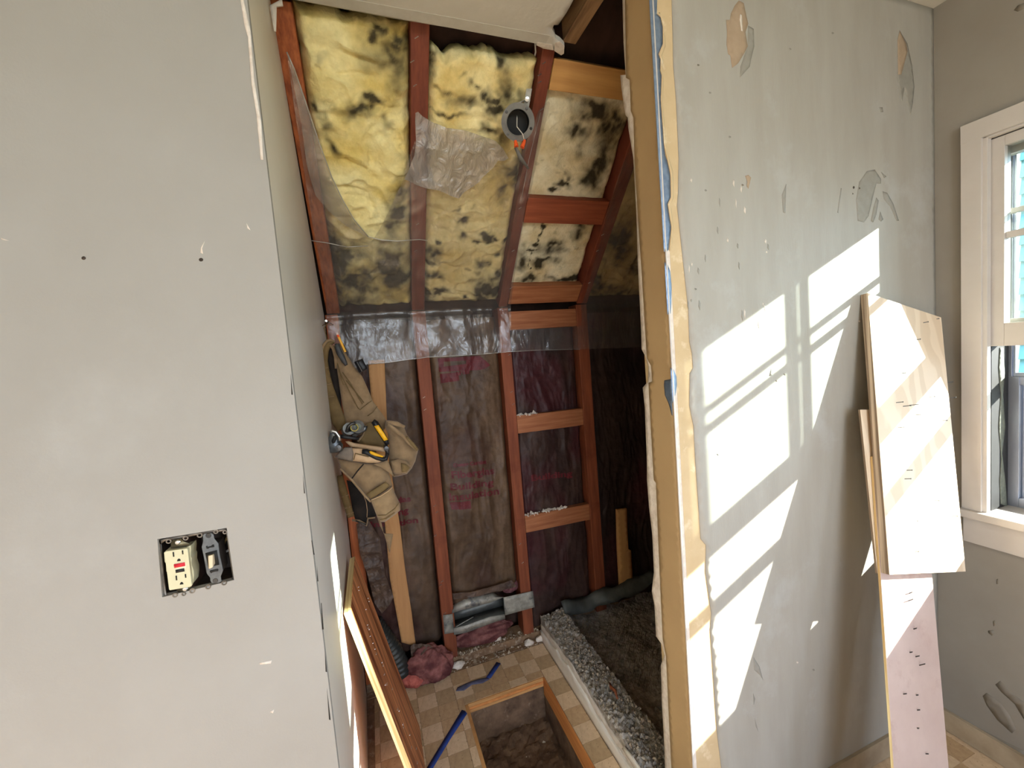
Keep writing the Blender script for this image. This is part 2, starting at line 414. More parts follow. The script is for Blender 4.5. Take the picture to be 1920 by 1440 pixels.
pink_board = M('pinkish_hardboard', C(198,178,170), C(188,167,159), scale=8, rough=.6, bump=.05, bscale=60, bdist_=.003, c3=C(178,154,146), s3=10)
fir_face = M('fir_plywood_red', C(226,152,100), C(124,62,32), scale=26, stretch=(2.2,1,.10), rough=.5, bump=.06, bscale=30, bdist_=.003, contrast=(.4,.62))
fir_edge = M('fir_ply_edge', C(236,220,170), C(196,164,112), scale=120, stretch=(.02,1,.02), rough=.7, contrast=(.35,.6), det=1, bump=.15, bscale=160, bdist_=.003)
steel_m = M('bright_steel', C(200,198,192), rough=.3, metal=.9)
dsteel = M('dark_steel', C(92,90,88), C(64,62,60), scale=40, rough=.4, metal=.8)
bsteel = M('blue_grey_steel', C(122,126,128), C(86,90,94), scale=30, rough=.35, metal=.75)
canvas = M('tan_suede', C(142,118,88), C(122,100,74), scale=26, rough=.85, spec=.15, bump=.2, bscale=160, bdist_=.003, sheen=.2)
canvas_d = M('olive_canvas_strap', C(116,96,64), C(98,80,52), scale=26, rough=.85, spec=.15, bump=.2, bscale=200, bdist_=.003)
leather = M('pale_worn_leather', C(196,164,128), C(170,138,104), scale=18, rough=.7, bump=.15, bscale=80, bdist_=.003)
black_m = M('black_plastic', C(30,30,32), C(22,22,24), scale=20, rough=.45)
black_cl = M('black_lining', C(44,37,32), C(26,22,20), scale=20, rough=.9)
yellow_m = M('yellow_grip', C(232,176,30), C(214,156,20), scale=20, rough=.45)
pencil_m = M('yellow_pencil', C(226,166,40), rough=.4)
orange_m = M('orange_nut', C(232,92,40), rough=.45)
white_wire = M('white_wire', C(206,200,188), rough=.5)
boxgrey = M('grey_box_plastic', C(122,120,114), C(100,98,94), scale=20, rough=.55)
boxmetal = M('old_box_metal', C(130,122,112), C(84,78,70), scale=30, rough=.45, metal=.6)
boxdark = M('box_inside', C(70,58,48), C(38,32,28), scale=14, rough=.7)
ivory = M('ivory_plastic', C(198,193,162), C(192,187,154), scale=10, rough=.4)
almond = M('almond_toggle', C(206,190,160), rough=.4)
red_m = M('red_button', C(190,34,48), rough=.45)
blk_flat = M('black_slot', C(22,22,20), rough=.6)
alu_m = M('mill_aluminium', C(178,182,192), C(150,156,172), scale=10, stretch=(1,1,.2), rough=.32, metal=.8)
weather_m = M('black_weatherstrip', C(24,24,26), C(16,16,18), scale=30, rough=.7)
caulk_m = M('old_grey_caulk', C(120,124,112), C(96,100,92), scale=40, rough=.8, bump=.4, bscale=90)
aqua_m = M('pale_aqua_siding', C(112,164,168), C(100,152,158), scale=3, rough=.6)
extw_m = M('white_exterior_trim', C(240,240,236), rough=.5)
ground_m = M('ground_grass', C(120,124,90), C(90,96,66), scale=3, rough=.9)
fill_globe_m, _nt, _p, _ = nodes('fill_globe'); _p.inputs['Base Color'].default_value = (1,1,1,1)  # glowing globe of the added fill lamp
_p.inputs['Emission Color'].default_value = (1.0,.9,.76,1); _p.inputs['Emission Strength'].default_value = 6.0
glass_m, _nt, _p, _out = nodes('window_glass')
_nt.nodes.remove(_p)
_tr = _nt.nodes.new('ShaderNodeBsdfTransparent'); _tr.inputs[0].default_value = (.95,.98,.97,1)
_g = _nt.nodes.new('ShaderNodeBsdfGlossy'); _g.inputs['Roughness'].default_value = .02
_fr = _nt.nodes.new('ShaderNodeFresnel'); _fr.inputs[0].default_value = 1.45
_mx = _nt.nodes.new('ShaderNodeMixShader')
_nt.links.new(_fr.outputs[0], _mx.inputs[0]); _nt.links.new(_tr.outputs[0], _mx.inputs[1]); _nt.links.new(_g.outputs[0], _mx.inputs[2]); _nt.links.new(_mx.outputs[0], _out.inputs[0])

# ------------------------------------------------------------------ the room shell
YF, XW, ZC = 0.859, 1.83, 2.473           # face of front wall, face of window wall, ceiling
XJ = 0.727                                # jamb face of the partition
XO = 1.99
# floor of the room and the alcove, left open round the cut hole
HX0, HX1, HY0, HY1 = 0.250, 0.600, 0.98, 1.660
fl = MB()
for a, b in (((-1.95, -2.65, -.035), (XO, HY0, -.001)), ((-.25, HY0, -.035), (HX0, 1.905, -.001)),
             ((HX1, HY0, -.035), (1.75, 2.06, -.001)), ((HX0, HY1, -.035), (HX1, 1.905, -.001)), ((-.25, 1.905, -.035), (HX1, 2.06, -.001))):
    fl.box(a, b)
floor = fl.struct('floor', plate_m)
# cut edges of the hole
def rim(a, b, nm, mt, lab=None):
    o = MB().box(a, b).obj(nm, mt, floor)
    if lab: o['label'] = lab
rim((HX0-.012, HY0, -.036), (HX0+.001, HY1, .0005), 'cut_edge', subfl)
for k, (z0, z1) in enumerate(((-.014, .0005), (-.026, -.0145), (-.038, -.0265))):
    MB().box((HX0, HY1-.001-.001*k, z0), (HX1, HY1+.004, z1)).obj('cut_edge_ply', [subfl, subflo, subfl][k], floor)
rim((HX1-.001, HY0, -.078), (HX1+.006, HY1, .0005), 'cut_edge', subflo, 'orange cut edge of the subfloor')
# joist bay below the hole
pit = MB()
gx, gy = np.meshgrid(np.linspace(.1, .80, 60), np.linspace(.6, 1.80, 100))
Pp = np.stack([gx.ravel(), gy.ravel(), np.zeros(gx.size)], 1)
hh = -.24 + .035*fbm(Pp, 9, 4, 3) + .022*fbm(Pp, 38, 3, 5)
Pp[:, 2] = hh
q = [[j*60+i, j*60+i+1, (j+1)*60+i+1, (j+1)*60+i] for j in range(99) for i in range(59)]
pit.add(Pp, q)
pit.box((.1, .6, -.24), (HX0-.012, 1.80, -.036)); pit.box((HX1+.006, .6, -.24), (.8, 1.80, -.08)); pit.box((HX0-.012, HY1+.02, -.24), (HX1+.01, 1.8, -.04))
pit.box((.1, .5, -.30), (.8, 1.9, -.27))
pit.struct('trim_pit', dirt_m)
# sheet vinyl squares, one by one
T = 0.0795
tiles = {}
def tile(i, j, x0, y0, x1, y1):
    if x1-x0 < .012 or y1-y0 < .012: return
    r = random.random()
    mt = (tileA if r < .8 else tileB) if (i+j) % 2 == 0 else (tileB if r < .55 else tileC)
    full = abs(x1-x0-T) < 1e-6 and abs(y1-y0-T) < 1e-6
    g = .0006
    if full and mt.name in tiles:
        o = tiles[mt.name].copy(); COL.objects.link(o); o.parent = floor
        o.location = Vector((x0, y0, -.001)) - floor.location; return
    o = MB().box((x0+g, y0+g, -.001), (x1-g, y1-g, .0015+random.random()*.0004)).obj('tile', mt, floor, org=(x0, y0, -.001))
    if full: tiles[mt.name] = o
for i in range(-3, 9):
    for j in range(-1, 13):
        x0, y0 = .051+T*i, .908+T*j
        x1, y1 = x0+T, y0+T
        x0, y0, x1, y1 = max(x0, -.128), y0, min(x1, .688), min(y1, 1.868)
        if y1 < 1.06: continue
        if x1 > HX0-.012 and x0 < HX1+.006 and y0 < HY1:   # crosses the hole
            if x0 < HX0-.012: tile(i, j, x0, y0, HX0-.012, y1)
            if x1 > HX1+.006: tile(i, j, HX1+.006, y0, x1, y1)
            if y1 > HY1+.004: tile(i, j, max(x0, HX0-.012), HY1+.004, min(x1, HX1+.006), y1)
        else: tile(i, j, x0, y0, x1, y1)
for i in range(12, 23):
    for j in range(-5, 0):
        x0, y0 = .051+T*i, .908+T*j
        x1, y1 = min(x0+T, XW-.02), min(y0+T, YF-.02)
        if x0 < 1.2: continue
        tile(i, j, x0, y0, x1, y1)

for a, b in (((-1.95,-2.65,-.001), (XO,.508,.001)), ((-1.95,.508,-.001), (1.15,YF-.001,.001)), ((-.128,YF,-.001), (HX0-.012,1.02,.001)), ((1.15,.508,-.001), (XO,YF-.001,.0008))):
    MB().box(a, b).obj('bounce_vinyl', tileA, floor)  # unseen floor cover added to bounce warm light into the alcove
# left panel of the front wall, with the cut box opening
OX0, OX1, OZ0, OZ1 = -.379, -.272, 1.100, 1.201
lw = MB()
oq = [YP(YF).at(p) for p in ((304,1120),(439,1087.5),(425,990),(295,1011))]
T13 = A(0, .013, 0)
fr_ = [A(-1.95,YF,0), A(-.139,YF,0), A(-.139,YF,ZC), A(-1.95,YF,ZC)]
for i in range(4):
    j = (i+1) % 4
    lw.prism([fr_[i], fr_[j], oq[j], oq[i]], T13)
wl_ = lw.struct('wall_front', [paint], org=(0, YF, 0))
# return wall of the alcove, raked along the rafters
def xr(y): return -.139 - .022*(y-YF)/1.045
yt = 1.905-(ZC-1.70)/1.07
rp = [(.8595, 0), (1.903, 0), (1.903, 1.70), (yt, ZC), (.8595, ZC)]
ret = MB().prism([(xr(y), y, z) for y, z in rp], (-.1, 0, 0)).struct('wall_return', paint_return, org=(-.2, 1.4, 0))
# ragged gypsum along the return's outer edge and its top, hairline cracks in the bead
LPr = YP(YF)
o = ppx('torn_paper_edge', [(450,-5),(456,-5),(470,60),(477,150),(490,230),(494,300),(489,300),(481,215),(472,160),(465,70),(459,50)], LPr, .0012, 0, gypsum, wl_, step=.01)
RPl = LP(-.1455)
o = ppx('torn_paper_edge', [(506,12),(529,0),(531,12),(519,14),(518,60),(514,60)], YP(1.18), .003, 0, gypsum, ret, step=.01)
for pts in ([(585,1012),(590,1040),(588,1040),(584,1014)], [(603,1130),(607,1180),(604,1180),(602,1131)], [(609,1215),(613,1260),(610.5,1259)], [(613,1290),(620,1350),(617,1349)],
            [(594,1060),(597,1090),(595,1090)], [(568,890),(572,925),(570,925)], [(545,700),(549,740),(546.5,740)]):
    o = ppx('hairline_crack', pts, LPr, .0004, 0, blk_flat, wl_, step=.01)
# nail holes, scratches in the left wall
for c_, r in (((157,484),4.2), ((377,487),4.2)):
    pl_ = [(c_[0]+r*math.cos(t), c_[1]+r*.8*math.sin(t)) for t in np.linspace(0, 5.6, 9)]
    o = ppx('nail_hole', pl_, LPr, .0004, 0, boxdark, wl_, step=.003)
for pts in ([(384,452),(377,464),(376,474),(381,476),(379,466)], [(2,446),(18,452),(3,449)], [(486,1243),(510,1238),(508,1244),(488,1246)], [(462,418),(470,432),(464,428)], [(506,1335),(514,1330),(512,1337)]):
    o = ppx('scratch', pts, LPr, .0004, 0, gypsum, wl_, step=.01)
for pts in ([(541,538),(545,540),(547,566),(543,566)], [(551,541),(553,541),(553,553),(551,553)]):
    o = ppx('gouge', pts, RPl, .0006, 0, gypsum if pts[0][0] < 550 else boxdark, ret, step=.01)

# partition at the right of the opening: bare compound body, paint skin on top
wp = MB().box((XJ+.012, YF, 0), (XO, .9835, ZC)).struct('wall_partition', [tan_band], org=(1.3, YF, 0))
ragged = [(1167,-60),(1167,0),(1169,80),(1173,140),(1163,141),(1165,165),(1170,200),(1173,216),(1177,221),(1178,240),(1183,270),(1188,300),(1192,380),(1194,430),(1196,500),(1199,560),(1202,620),(1203,655),
          (1210,668),(1216,688),(1215,715),(1205,727),(1209,764),(1211,820),(1213,869),(1213,900),(1217,952),(1223,1004),(1226,1073),(1222,1108),(1227,1135),(1230,1193),(1240,1207),(1246,1229),(1239,1247),(1241,1320),(1246,1409),(1247,1440),(1252,1520),(1258,1640)]
jpl = WP(XJ+.0022)
front_ = [(-YF-.0005, 0.0), (-YF-.0005, ZC-.001)]
rg = jpl.pxs(ragged); rg = rg[(rg[:,1] > .02) & (rg[:,1] < ZC-.01)]
poly = [front_[1], (rg[0][0], ZC-.001)] + list(rg) + [(rg[-1][0], 0.0), front_[0]]
pillow('jamb_drywall', poly, WP(XJ+.012), .0098, 0, gypsum, wp, step=.012)
tanb = [(1173,0),(1175,146),(1182,150),(1184,208),(1189,221),(1191,300),(1198,420),(1205,520),(1211,620),(1214,671),(1222,686),(1224,715),(1217,718),(1222,810),(1227,900),(1231,905),(1235,1004),(1240,1119),(1244,1200),(1250,1231),(1253,1298),(1260,1440),(1265,1560)]
tb = jpl.pxs(tanb); tb = tb[(tb[:,1] > .02) & (tb[:,1] < ZC-.02)]
poly = [(-YF-.0005, ZC-.001), (tb[0][0], ZC-.001)] + list(tb) + [(tb[-1][0], 0.0), (-YF-.0005, 0.0)]
o = pillow('jamb_paint', poly, WP(XJ+.0022), .0022, 0, tan_paint, wp, step=.015); o['label'] = 'tan painted face of the jamb'
o = MB().tube([(XJ, YF, 0), (XJ, YF, ZC)], .0022, 8).obj('corner_bead_nose', trim_m, wp)
FP = YP(YF)
# exposed metal of the corner bead, scalloped where the compound flaked off
def cornerx(y): return 1217+(1300-1217)*y/1440
s1 = [(1232,0),(1231,27),(1238,33),(1242,52),(1242,83),(1234,102),(1238,112),(1237,133),(1240,142),(1238,187),(1240,212),(1243,240),(1244,270),(1247,292),(1250,300),(1256,327),(1257,370),(1251,383),(1255,409),(1258,426),(1253,468),(1250,472)]
b1 = [(cornerx(-40), -40), (1231,-40)] + s1 + [(cornerx(472), 472), (cornerx(240), 240)]
b2 = [(cornerx(492), 492), (1251,495),(1256,508),(1259,538),(1258,575),(1257,588),(cornerx(590), 590)]
b3 = [(cornerx(690), 690), (1262,692),(1268,706),(1269,722),(1266,740),(1262,752),(cornerx(756), 756)]
for b_ in (b1, b2, b3):
    ppx('corner_bead_metal', b_, FP, .0008, 0, bead_m, wp, step=.01)['label'] = 'blue-grey metal corner bead laid bare'
o = ppx('corner_bead_metal', [(1257,711),(1246,713),(1245,722),(1247,741),(1254,757),(1260,779),(1261.5,779),(1258.5,709)], WP(XJ), .0006, 0, bead_m, wp, step=.006)
o = ppx('compound_flake', [(1236,24),(1239,36),(1246,70),(1247,88),(1240,106),(1243,116),(1240,134),(1243.5,150),(1241,190),(1246,246),(1248,280),(1261,322),(1262,372),(1256,384),(1260,410),(1262,428),(1257,470),(1254,470),(1258,426),(1255,409),(1251,383),(1257,370),(1256,327),(1244,270),(1238,187),(1240,142),(1237,133),(1238,112),(1234,102),(1242,83),(1242,52),(1238,33),(1231,27)], FP, .0022, 0, tan_band, wp, step=.01)
# paint skin over the rest of the wall
bd = [(1259,-60),(1259,0),(1261,70),(1262,125),(1267,185),(1270,250),(1272,300),(1271,360),(1269,386),(1279,480),(1290,580),(1292,640),(1297,664),(1299,690),(1293,700),(1292,760),(1300,800),(1303,860),(1310,960),(1313,1010),(1323,1022),(1322,1072),(1333,1150),(1331,1180),(1344,1375),(1352,1440),(1362,1540)]
pb = FP.pxs(bd); pb = pb[(pb[:,1] > .03) & (pb[:,1] < ZC-.02)]
poly = [(pb[0][0], ZC-.001)] + list(pb) + [(pb[-1][0], .001), (XW, .001), (XW, ZC-.001)]
o = pillow('paint_skin', poly, FP, .0014, 0, paint_r, wp, step=.02); o['label'] = 'grey-white paint skin'
FS = YP(YF-.0014)
def z5(ps, s=3.4286, ox=1500, oy=0): return [(ox+x/s, oy+y/s) for x, y in ps]
def z3(ps): return [(1160+x/4.8, y/4.8) for x, y in ps]
ppx('peeled_patch', z3([(1080,5),(1125,30),(1150,150),(1165,215),(1140,290),(1160,415),(1135,470),(1120,495),(1075,570),(1020,612),(1005,500),(985,488),(970,400),(975,290),(965,180),(1000,180),(1010,120),(1045,50)]), FS, .0005, 0, paper, wp, step=.01)['label'] = 'brown torn drywall paper'
ppx('peeled_flake', z3([(1090,130),(1105,140),(1112,285),(1100,280),(1086,180)]), FS, .0014, 0, gypsum, wp, step=.006)
ppx('grey_smear', z3([(1165,230),(1215,260),(1220,420),(1190,540),(1180,600),(1090,700),(1095,600),(1140,470),(1160,415)]), FS, .0003, 0, smear, wp, step=.01)
ppx('peeled_patch', z5([(640,195),(690,280),(720,420),(735,560),(725,660),(710,740),(690,650),(672,560),(655,650),(640,600),(625,500),(625,250)]), FS, .0004, 0, smear, wp, step=.01)
ppx('peeled_patch', z5([(640,200),(680,280),(690,330),(650,480),(630,480),(626,260)]), FS, .0008, 0, paper, wp, step=.01)
ppx('peeled_patch', [(1397,330),(1403,328),(1408,333),(1406,342),(1403,354),(1400,348),(1401,340)], FS, .0005, 0, paper, wp, step=.004)
for pts in ([(430,1100),(480,1090),(520,1150),(520,1180),(490,1180),(470,1260),(440,1390),(410,1430),(370,1420),(360,1280),(380,1170)], [(490,1270),(505,1290),(490,1380),(470,1430),(455,1420),(470,1340)],
            [(530,1230),(560,1240),(600,1310),(635,1420),(620,1420),(580,1330),(540,1280)], [(510,690),(530,690),(535,720),(520,722)], [(520,1105),(555,1135),(540,1145)], [(515,1360),(535,1410),(520,1425),(505,1410)]):
    ppx('grey_smear', z5(pts), FS, .0004, 0, smear, wp, step=.008)
for pts in ([(345,1195),(352,1205),(345,1215),(338,1205)], [(378,1203),(388,1210),(380,1218)], [(338,1240),(344,1248),(336,1250)], [(262,1210),(268,1212),(245,1370),(240,1365)]):
    ppx('grey_smear', z5(pts), FS, .0005, 0, boxdark if pts[0][0] > 300 else smear, wp, step=.006)
for pts in ([(1413,1232),(1424,1250),(1431,1276),(1425,1266),(1414,1256)], [(1415,1346),(1422,1372),(1417,1362)], [(1412,1300),(1416,1310),(1413,1321)], [(1466,365),(1474,345),(1472,400),(1468,398)], [(1442,705),(1446,690),(1449,704)]):
    ppx('gouge', pts, FS, .0005, 0, smear, wp, step=.006)
_rs = random.Random(3)
for _ in range(26):
    x, y = _rs.uniform(1285, 1440), _rs.uniform(330, 600); w_, h_ = _rs.uniform(1.2, 3), _rs.uniform(4, 22)
    ppx('scuff', [(x, y), (x+w_, y+h_*.3), (x+w_*.7, y+h_), (x-w_*.4, y+h_*.6)], FS, .0003, 0, gypsum if _rs.random() < .55 else smear, wp, step=.02)
for x, y in ((1303,540),(1308,120),(1330,172),(1367,255),(1470,700),(1455,712),(1345,850),(1494,1240),(1524,1254),(1610,600),(1480,90),(1560,60),(1391,345),(1322,355)):
    ppx('pock_mark', [(x, y), (x+3, y+1), (x+3.5, y+3), (x+1, y+4), (x-1, y+2)], FS, .0004, 0, _rs.choice((gypsum, smear, stroke_m)), wp, step=.02)
MB().box((XJ+.03, YF-.010, .004), (XW, YF-.0015, .078)).struct('baseboard_front', base_m)
# ceiling of the room and the broken strip left in the alcove
MB().box((-1.95, -2.65, ZC), (XO, YF, ZC+.014)).struct('ceiling', ceil_m)
ZA = 2.402
CP = Plane((0, 0, ZA), X_, -Y_)
MB().box((-.139, YF+.001, ZA), (XJ+.012, YF+.014, ZC+.001)).struct('trim_header', ceil_m)
def z2(ps): return [(750+x/4.8, y/4.8) for x, y in ps]
edge = z2([(0,178),(440,248),(780,300),(1100,350),(1230,378),(1225,403),(1290,435),(1380,450),(1388,455),(1450,495),(1475,480),(1480,412),(1440,370),(1400,345),(1388,300),(1370,268),(1385,226),(1425,226),(1465,165),(1500,112),(1530,60),(1560,0),(1580,-60)])
ep = CP.pxs(edge)
poly = [(-.139, -YF), (-.139, ep[0][1]+.003)] + list(ep) + [(ep[-1][0], -YF)]
alc = pillow('ceiling', poly, CP, .012, 0, ceil_m, None, step=.02, back=-.012); alc['kind'] = 'structure'
sp = [CP.px(p) for p in ((540,-3),(750,24),(1000,62))]
pillow('paper_tape', [(-.12,ep[0][1]+.036),(.60,ep[0][1]+.042),(.60,ep[0][1]+.004),(-.12,ep[0][1]+.005)], CP, .0006, 0, M('dusty_tape', C(196,194,186), C(188,185,176), scale=30, rough=.8), alc, step=.03, smooth=False)
for pts in ([(1225,403),(1290,435),(1380,450),(1370,400),(1240,376)], [(1388,455),(1450,495),(1475,480),(1480,412),(1440,370),(1400,380)]):
    ppx('hanging_paper', z2(pts), CP, .001, .005, gypsum, alc, step=.01, rim=.03, smooth=False)
# window wall, rear and far walls (outside the frame but lighting the room)
WY0, WY1, WZ0, WZ1 = .03, .735, .841, 2.007
ww = MB()
V2 = (-1.95, -.75)
for (y0, y1, z0, z1) in ((WY1, 2.10, 0, ZC), (WY0, WY1, 0, WZ0-.003), (WY0, WY1, WZ1, ZC), (V2[1], WY0, 0, ZC), (V2[0], V2[1], 0, .6), (V2[0], V2[1], 2.1, ZC), (-2.65, V2[0], 0, ZC)):
    ww.box((XW, y0, z0), (XO, y1, z1))
wwin = ww.struct('wall_window', paint_win, org=(XW, .5, 0))
rr = MB(); RX = (-1.1, .9)
for (x0, x1, z0, z1) in ((-1.95, RX[0], 0, ZC), (RX[0], RX[1], 0, .7), (RX[0], RX[1], 2.15, ZC), (RX[1], XO, 0, ZC)):
    rr.box((x0, -2.75, z0), (x1, -2.65, z1))
rr.struct('wall_rear', paint)
MB().box((-2.05, -2.75, 0), (-1.95, .9, ZC)).struct('wall_left', paint)
portal('portal_side', (XO+.01, (V2[0]+V2[1])/2, 1.35), (0, math.radians(90), 0), 1.5, 1.2)
portal('portal_rear', ((RX[0]+RX[1])/2, -2.76, 1.42), (math.radians(90), 0, 0), 2.0, 1.45)
portal('portal_window', (XO+.03, .38, 1.42), (0, math.radians(90), 0), 1.17, .70)
# bits on the window wall
WPl = WP(XW)
def z8(ps): return [(1560+x/4, 1080+y/4) for x, y in ps]
for pts in ([(1130,900),(1160,875),(1260,950),(1330,1040),(1380,1150),(1350,1180),(1240,1080),(1160,970)], [(1225,815),(1262,785),(1340,870),(1460,960),(1460,1110),(1370,960),(1270,870)],
            [(1000,1170),(1040,1110),(1460,1320),(1460,1440),(1420,1440),(985,1205)], [(1170,410),(1210,405),(1215,430),(1200,448),(1172,425)], [(1208,340),(1222,330),(1230,360),(1212,378)], [(1235,25),(1245,20),(1248,60),(1235,60)]):
    ppx('brown_stroke', z8(pts), WPl, .0004, 0, stroke_m, wwin, step=.015)
ppx('brown_stroke', z5([(1375,65),(1400,35),(1450,15),(1450,50),(1400,75)]), WPl, .0004, 0, stroke_m, wwin, step=.01)
MB().box((XW-.012, .06, .004), (XW-.0005, YF-.011, .078)).struct('baseboard_window', base_m)
# ------------------------------------------------------------------ knee wall, roof, attic
def rpt(x, y): return (x, y, 1.70+1.07*(2.04-y))
MB().box((-.35, 2.05, -.3), (XO, 2.06, 1.80)).struct('wall_knee', dark_wood)
MB().prism([rpt(-2.1, 2.10), rpt(2.1, 2.10), rpt(2.1, .2), rpt(-2.1, .2)], (0, .02, .02)).struct('ceiling_roof', dark_wood)
MB().box((-2.1, .2, ZC+.02), (2.1, .22, 3.7)).struct('attic_light_stop', dark_wood)  # this wall and the gables are added to keep sky light out
MB().box((-.36, .873, -.3), (-.34, 2.06, 3.6)).struct('wall_bay_left', dark_wood)
MB().box((1.75, .985, -.3), (1.77, 2.06, 3.6)).struct('wall_bay_right', dark_wood)
MB().box((1.77, .2, ZC+.02), (1.79, .99, 3.6)).struct('light_stop_right', dark_wood)
MB().box((-.36, .22, ZC+.02), (-.34, .87, 3.6)).struct('light_stop_left', dark_wood)
MB().box((-.36, .18, -.34), (1.99, 2.06, -.32)).struct('floor_below', dark_wood)

# ------------------------------------------------------------------ framing
RN, RU = RF0.n, RF0.e2
YK = 1.905
def stud(label, x0, x1, mt, z1=1.70, y0=YK, d=.09):
    o = MB().box((x0, y0, .04), (x1, y0+d, z1)).obj('stud', mt); bevel(o, .003, 2)
    return tag(o, label, 'stud', 'knee wall studs')
def rafter(label, x0, x1, s1, mt, x2=None, x3=None):
    dx = (x2-x0) if x2 is not None else 0
    o = MB().obox(BEND + X_*x0 + RU*.004 - RN*.09, X_*(x1-x0), RN*.09, RU*s1 + X_*dx).obj('rafter', mt); bevel(o, .003, 2)
    return tag(o, label, 'rafter', 'sloping rafters')
stud('orange stud in the left corner behind the tool belt', -.158, -.108, stud1_m)
stud('red-brown stud left of the lettered kraft paper bay', .203, .262, stud_m)
stud('red-brown stud carrying the left ends of the ladder-like blocks', .605, .660, stud_m)
stud('red-brown stud carrying the right ends of the ladder-like blocks', 1.030, 1.092, stud_m)
rafter('orange rafter tight against the return wall at the left', -.150, -.098, .985, stud1_m)
rafter('red-brown rafter between the two mouldy yellow batts', .203, .258, 1.01, rafter_m)
rafter('plastic-covered rafter just right of the round electrical box', .612, .655, 1.01, rafter_m)
rafter('plastic-covered rafter at the right, beside the jamb', 1.034, 1.092, 1.04, rafter_m)
MB().box((-.158, YK, 0), (.69, 1.998, .040)).struct('trim_bottom_plate', plate_m)
MB().box((.69, YK+.03, 0), (1.75, 1.998, .040)).struct('trim_back_plate', plate_m)
def rblock(label, p0, p1, x0, x1, mt, d=.038, off=0.0):
    s0, s1 = [(p[0]-BEND[1])*RU[1]+(p[1]-BEND[2])*RU[2] for p in (p0, p1)]
    o = MB().obox(BEND + X_*x0 + RU*min(s0, s1) - RN*(d-off), X_*(x1-x0), RN*d, RU*abs(s1-s0)).obj('blocking', mt); bevel(o, .0025, 2)
    return tag(o, label, 'blocking', 'short blocks between the framing')
def kblock(label, z0, z1, x0, x1, mt, tilt=0.0):
    o = MB().obox((x0, YK+.002, z0), (x1-x0, 0, tilt), (0, .036, 0), (0, 0, z1-z0)).obj('blocking', mt); bevel(o, .0025, 2)
    return tag(o, label, 'blocking', 'short blocks between the framing')
rblock('broad tan plank across the top of the rafters', (1.244,2.407), (1.303,2.345), .657, 1.032, plyblock_m, d=.035, off=.002)
rblock('red blocking high in the slope, under the mouldy panel', (1.546,2.084), (1.617,2.009), .657, 1.031, redblock_m)
rblock('upper of the two close-set orange blocks at the bend', (1.825,1.785), (1.893,1.713), .657, 1.031, block_m)
kblock('lower of the two close-set orange blocks at the bend', 1.590, 1.680, .661, 1.029, block_m)
kblock('orange block half way up the knee wall, crumbs on its left end', 1.077, 1.166, .661, 1.029, block_m, -.006)
kblock('lowest orange block, white crumbs strewn along its top', .567, .654, .661, 1.029, block_m, -.008)
# attic joist seen through the broken ceiling
o = MB().box((.657, .87, ZA+.010), (.702, 1.185, ZA+.15)).obj('joist', joist_m); bevel(o, .003, 1)
tag(o, 'weathered joist bared above the broken corner of the ceiling', 'joist')
for x in (.30, 1.20):
    pass
o = MB().obox(BEND+X_*.70+RU*1.06-RN*.16, X_*.9, RN*.035, RU*.02).obj('ledger', dark_wood)
tag(o, 'dark wood strip in the attic gap over the tan plank', 'strip')

# ------------------------------------------------------------------ glass-wool batts in the slope
def pxmap(px):
    """pixel -> (x, s) on the slope (s>=0) or down the knee wall (s<0)"""
    a = RF0.px(px)
    if a[1] < 0:
        b = YP(YK).px(px); return np.array([b[0], b[1]-1.70])
    return a
def Z(ps, s, ox, oy): return [((ox+x/s), (oy+y/s), rx/s, ry/s, k) for x, y, rx, ry, k in ps]
def spots(P, lst, jit, seed):
    Q_ = np.stack([P[:,0], P[:,1], P[:,0]*0+seed], 1)
    P = P + .055*np.stack([fbm(Q_, 13, 3, seed+71)-.5, fbm(Q_, 13, 3, seed+72)-.5], 1) + .022*np.stack([fbm(Q_, 46, 2, seed+73)-.5, fbm(Q_, 46, 2, seed+74)-.5], 1)
    return _spots(P, lst, jit, seed)
def _spots(P, lst, jit, seed):
    """soft stains and painted shade: P (n,2) in x,s; list of pixel ellipses"""
    r = np.zeros(len(P))
    for (px, py, rx, ry, k) in lst:
        c = pxmap((px, py)); ex = abs(pxmap((px+rx, py))[0]-c[0])+1e-4; ey = abs(pxmap((px, py+ry))[1]-c[1])+1e-4
        d = ((P[:,0]-c[0])/ex)**2 + ((P[:,1]-c[1])/ey)**2
        r = np.maximum(r, k*np.exp(-d*.62*(0.6+jit)))
    return r
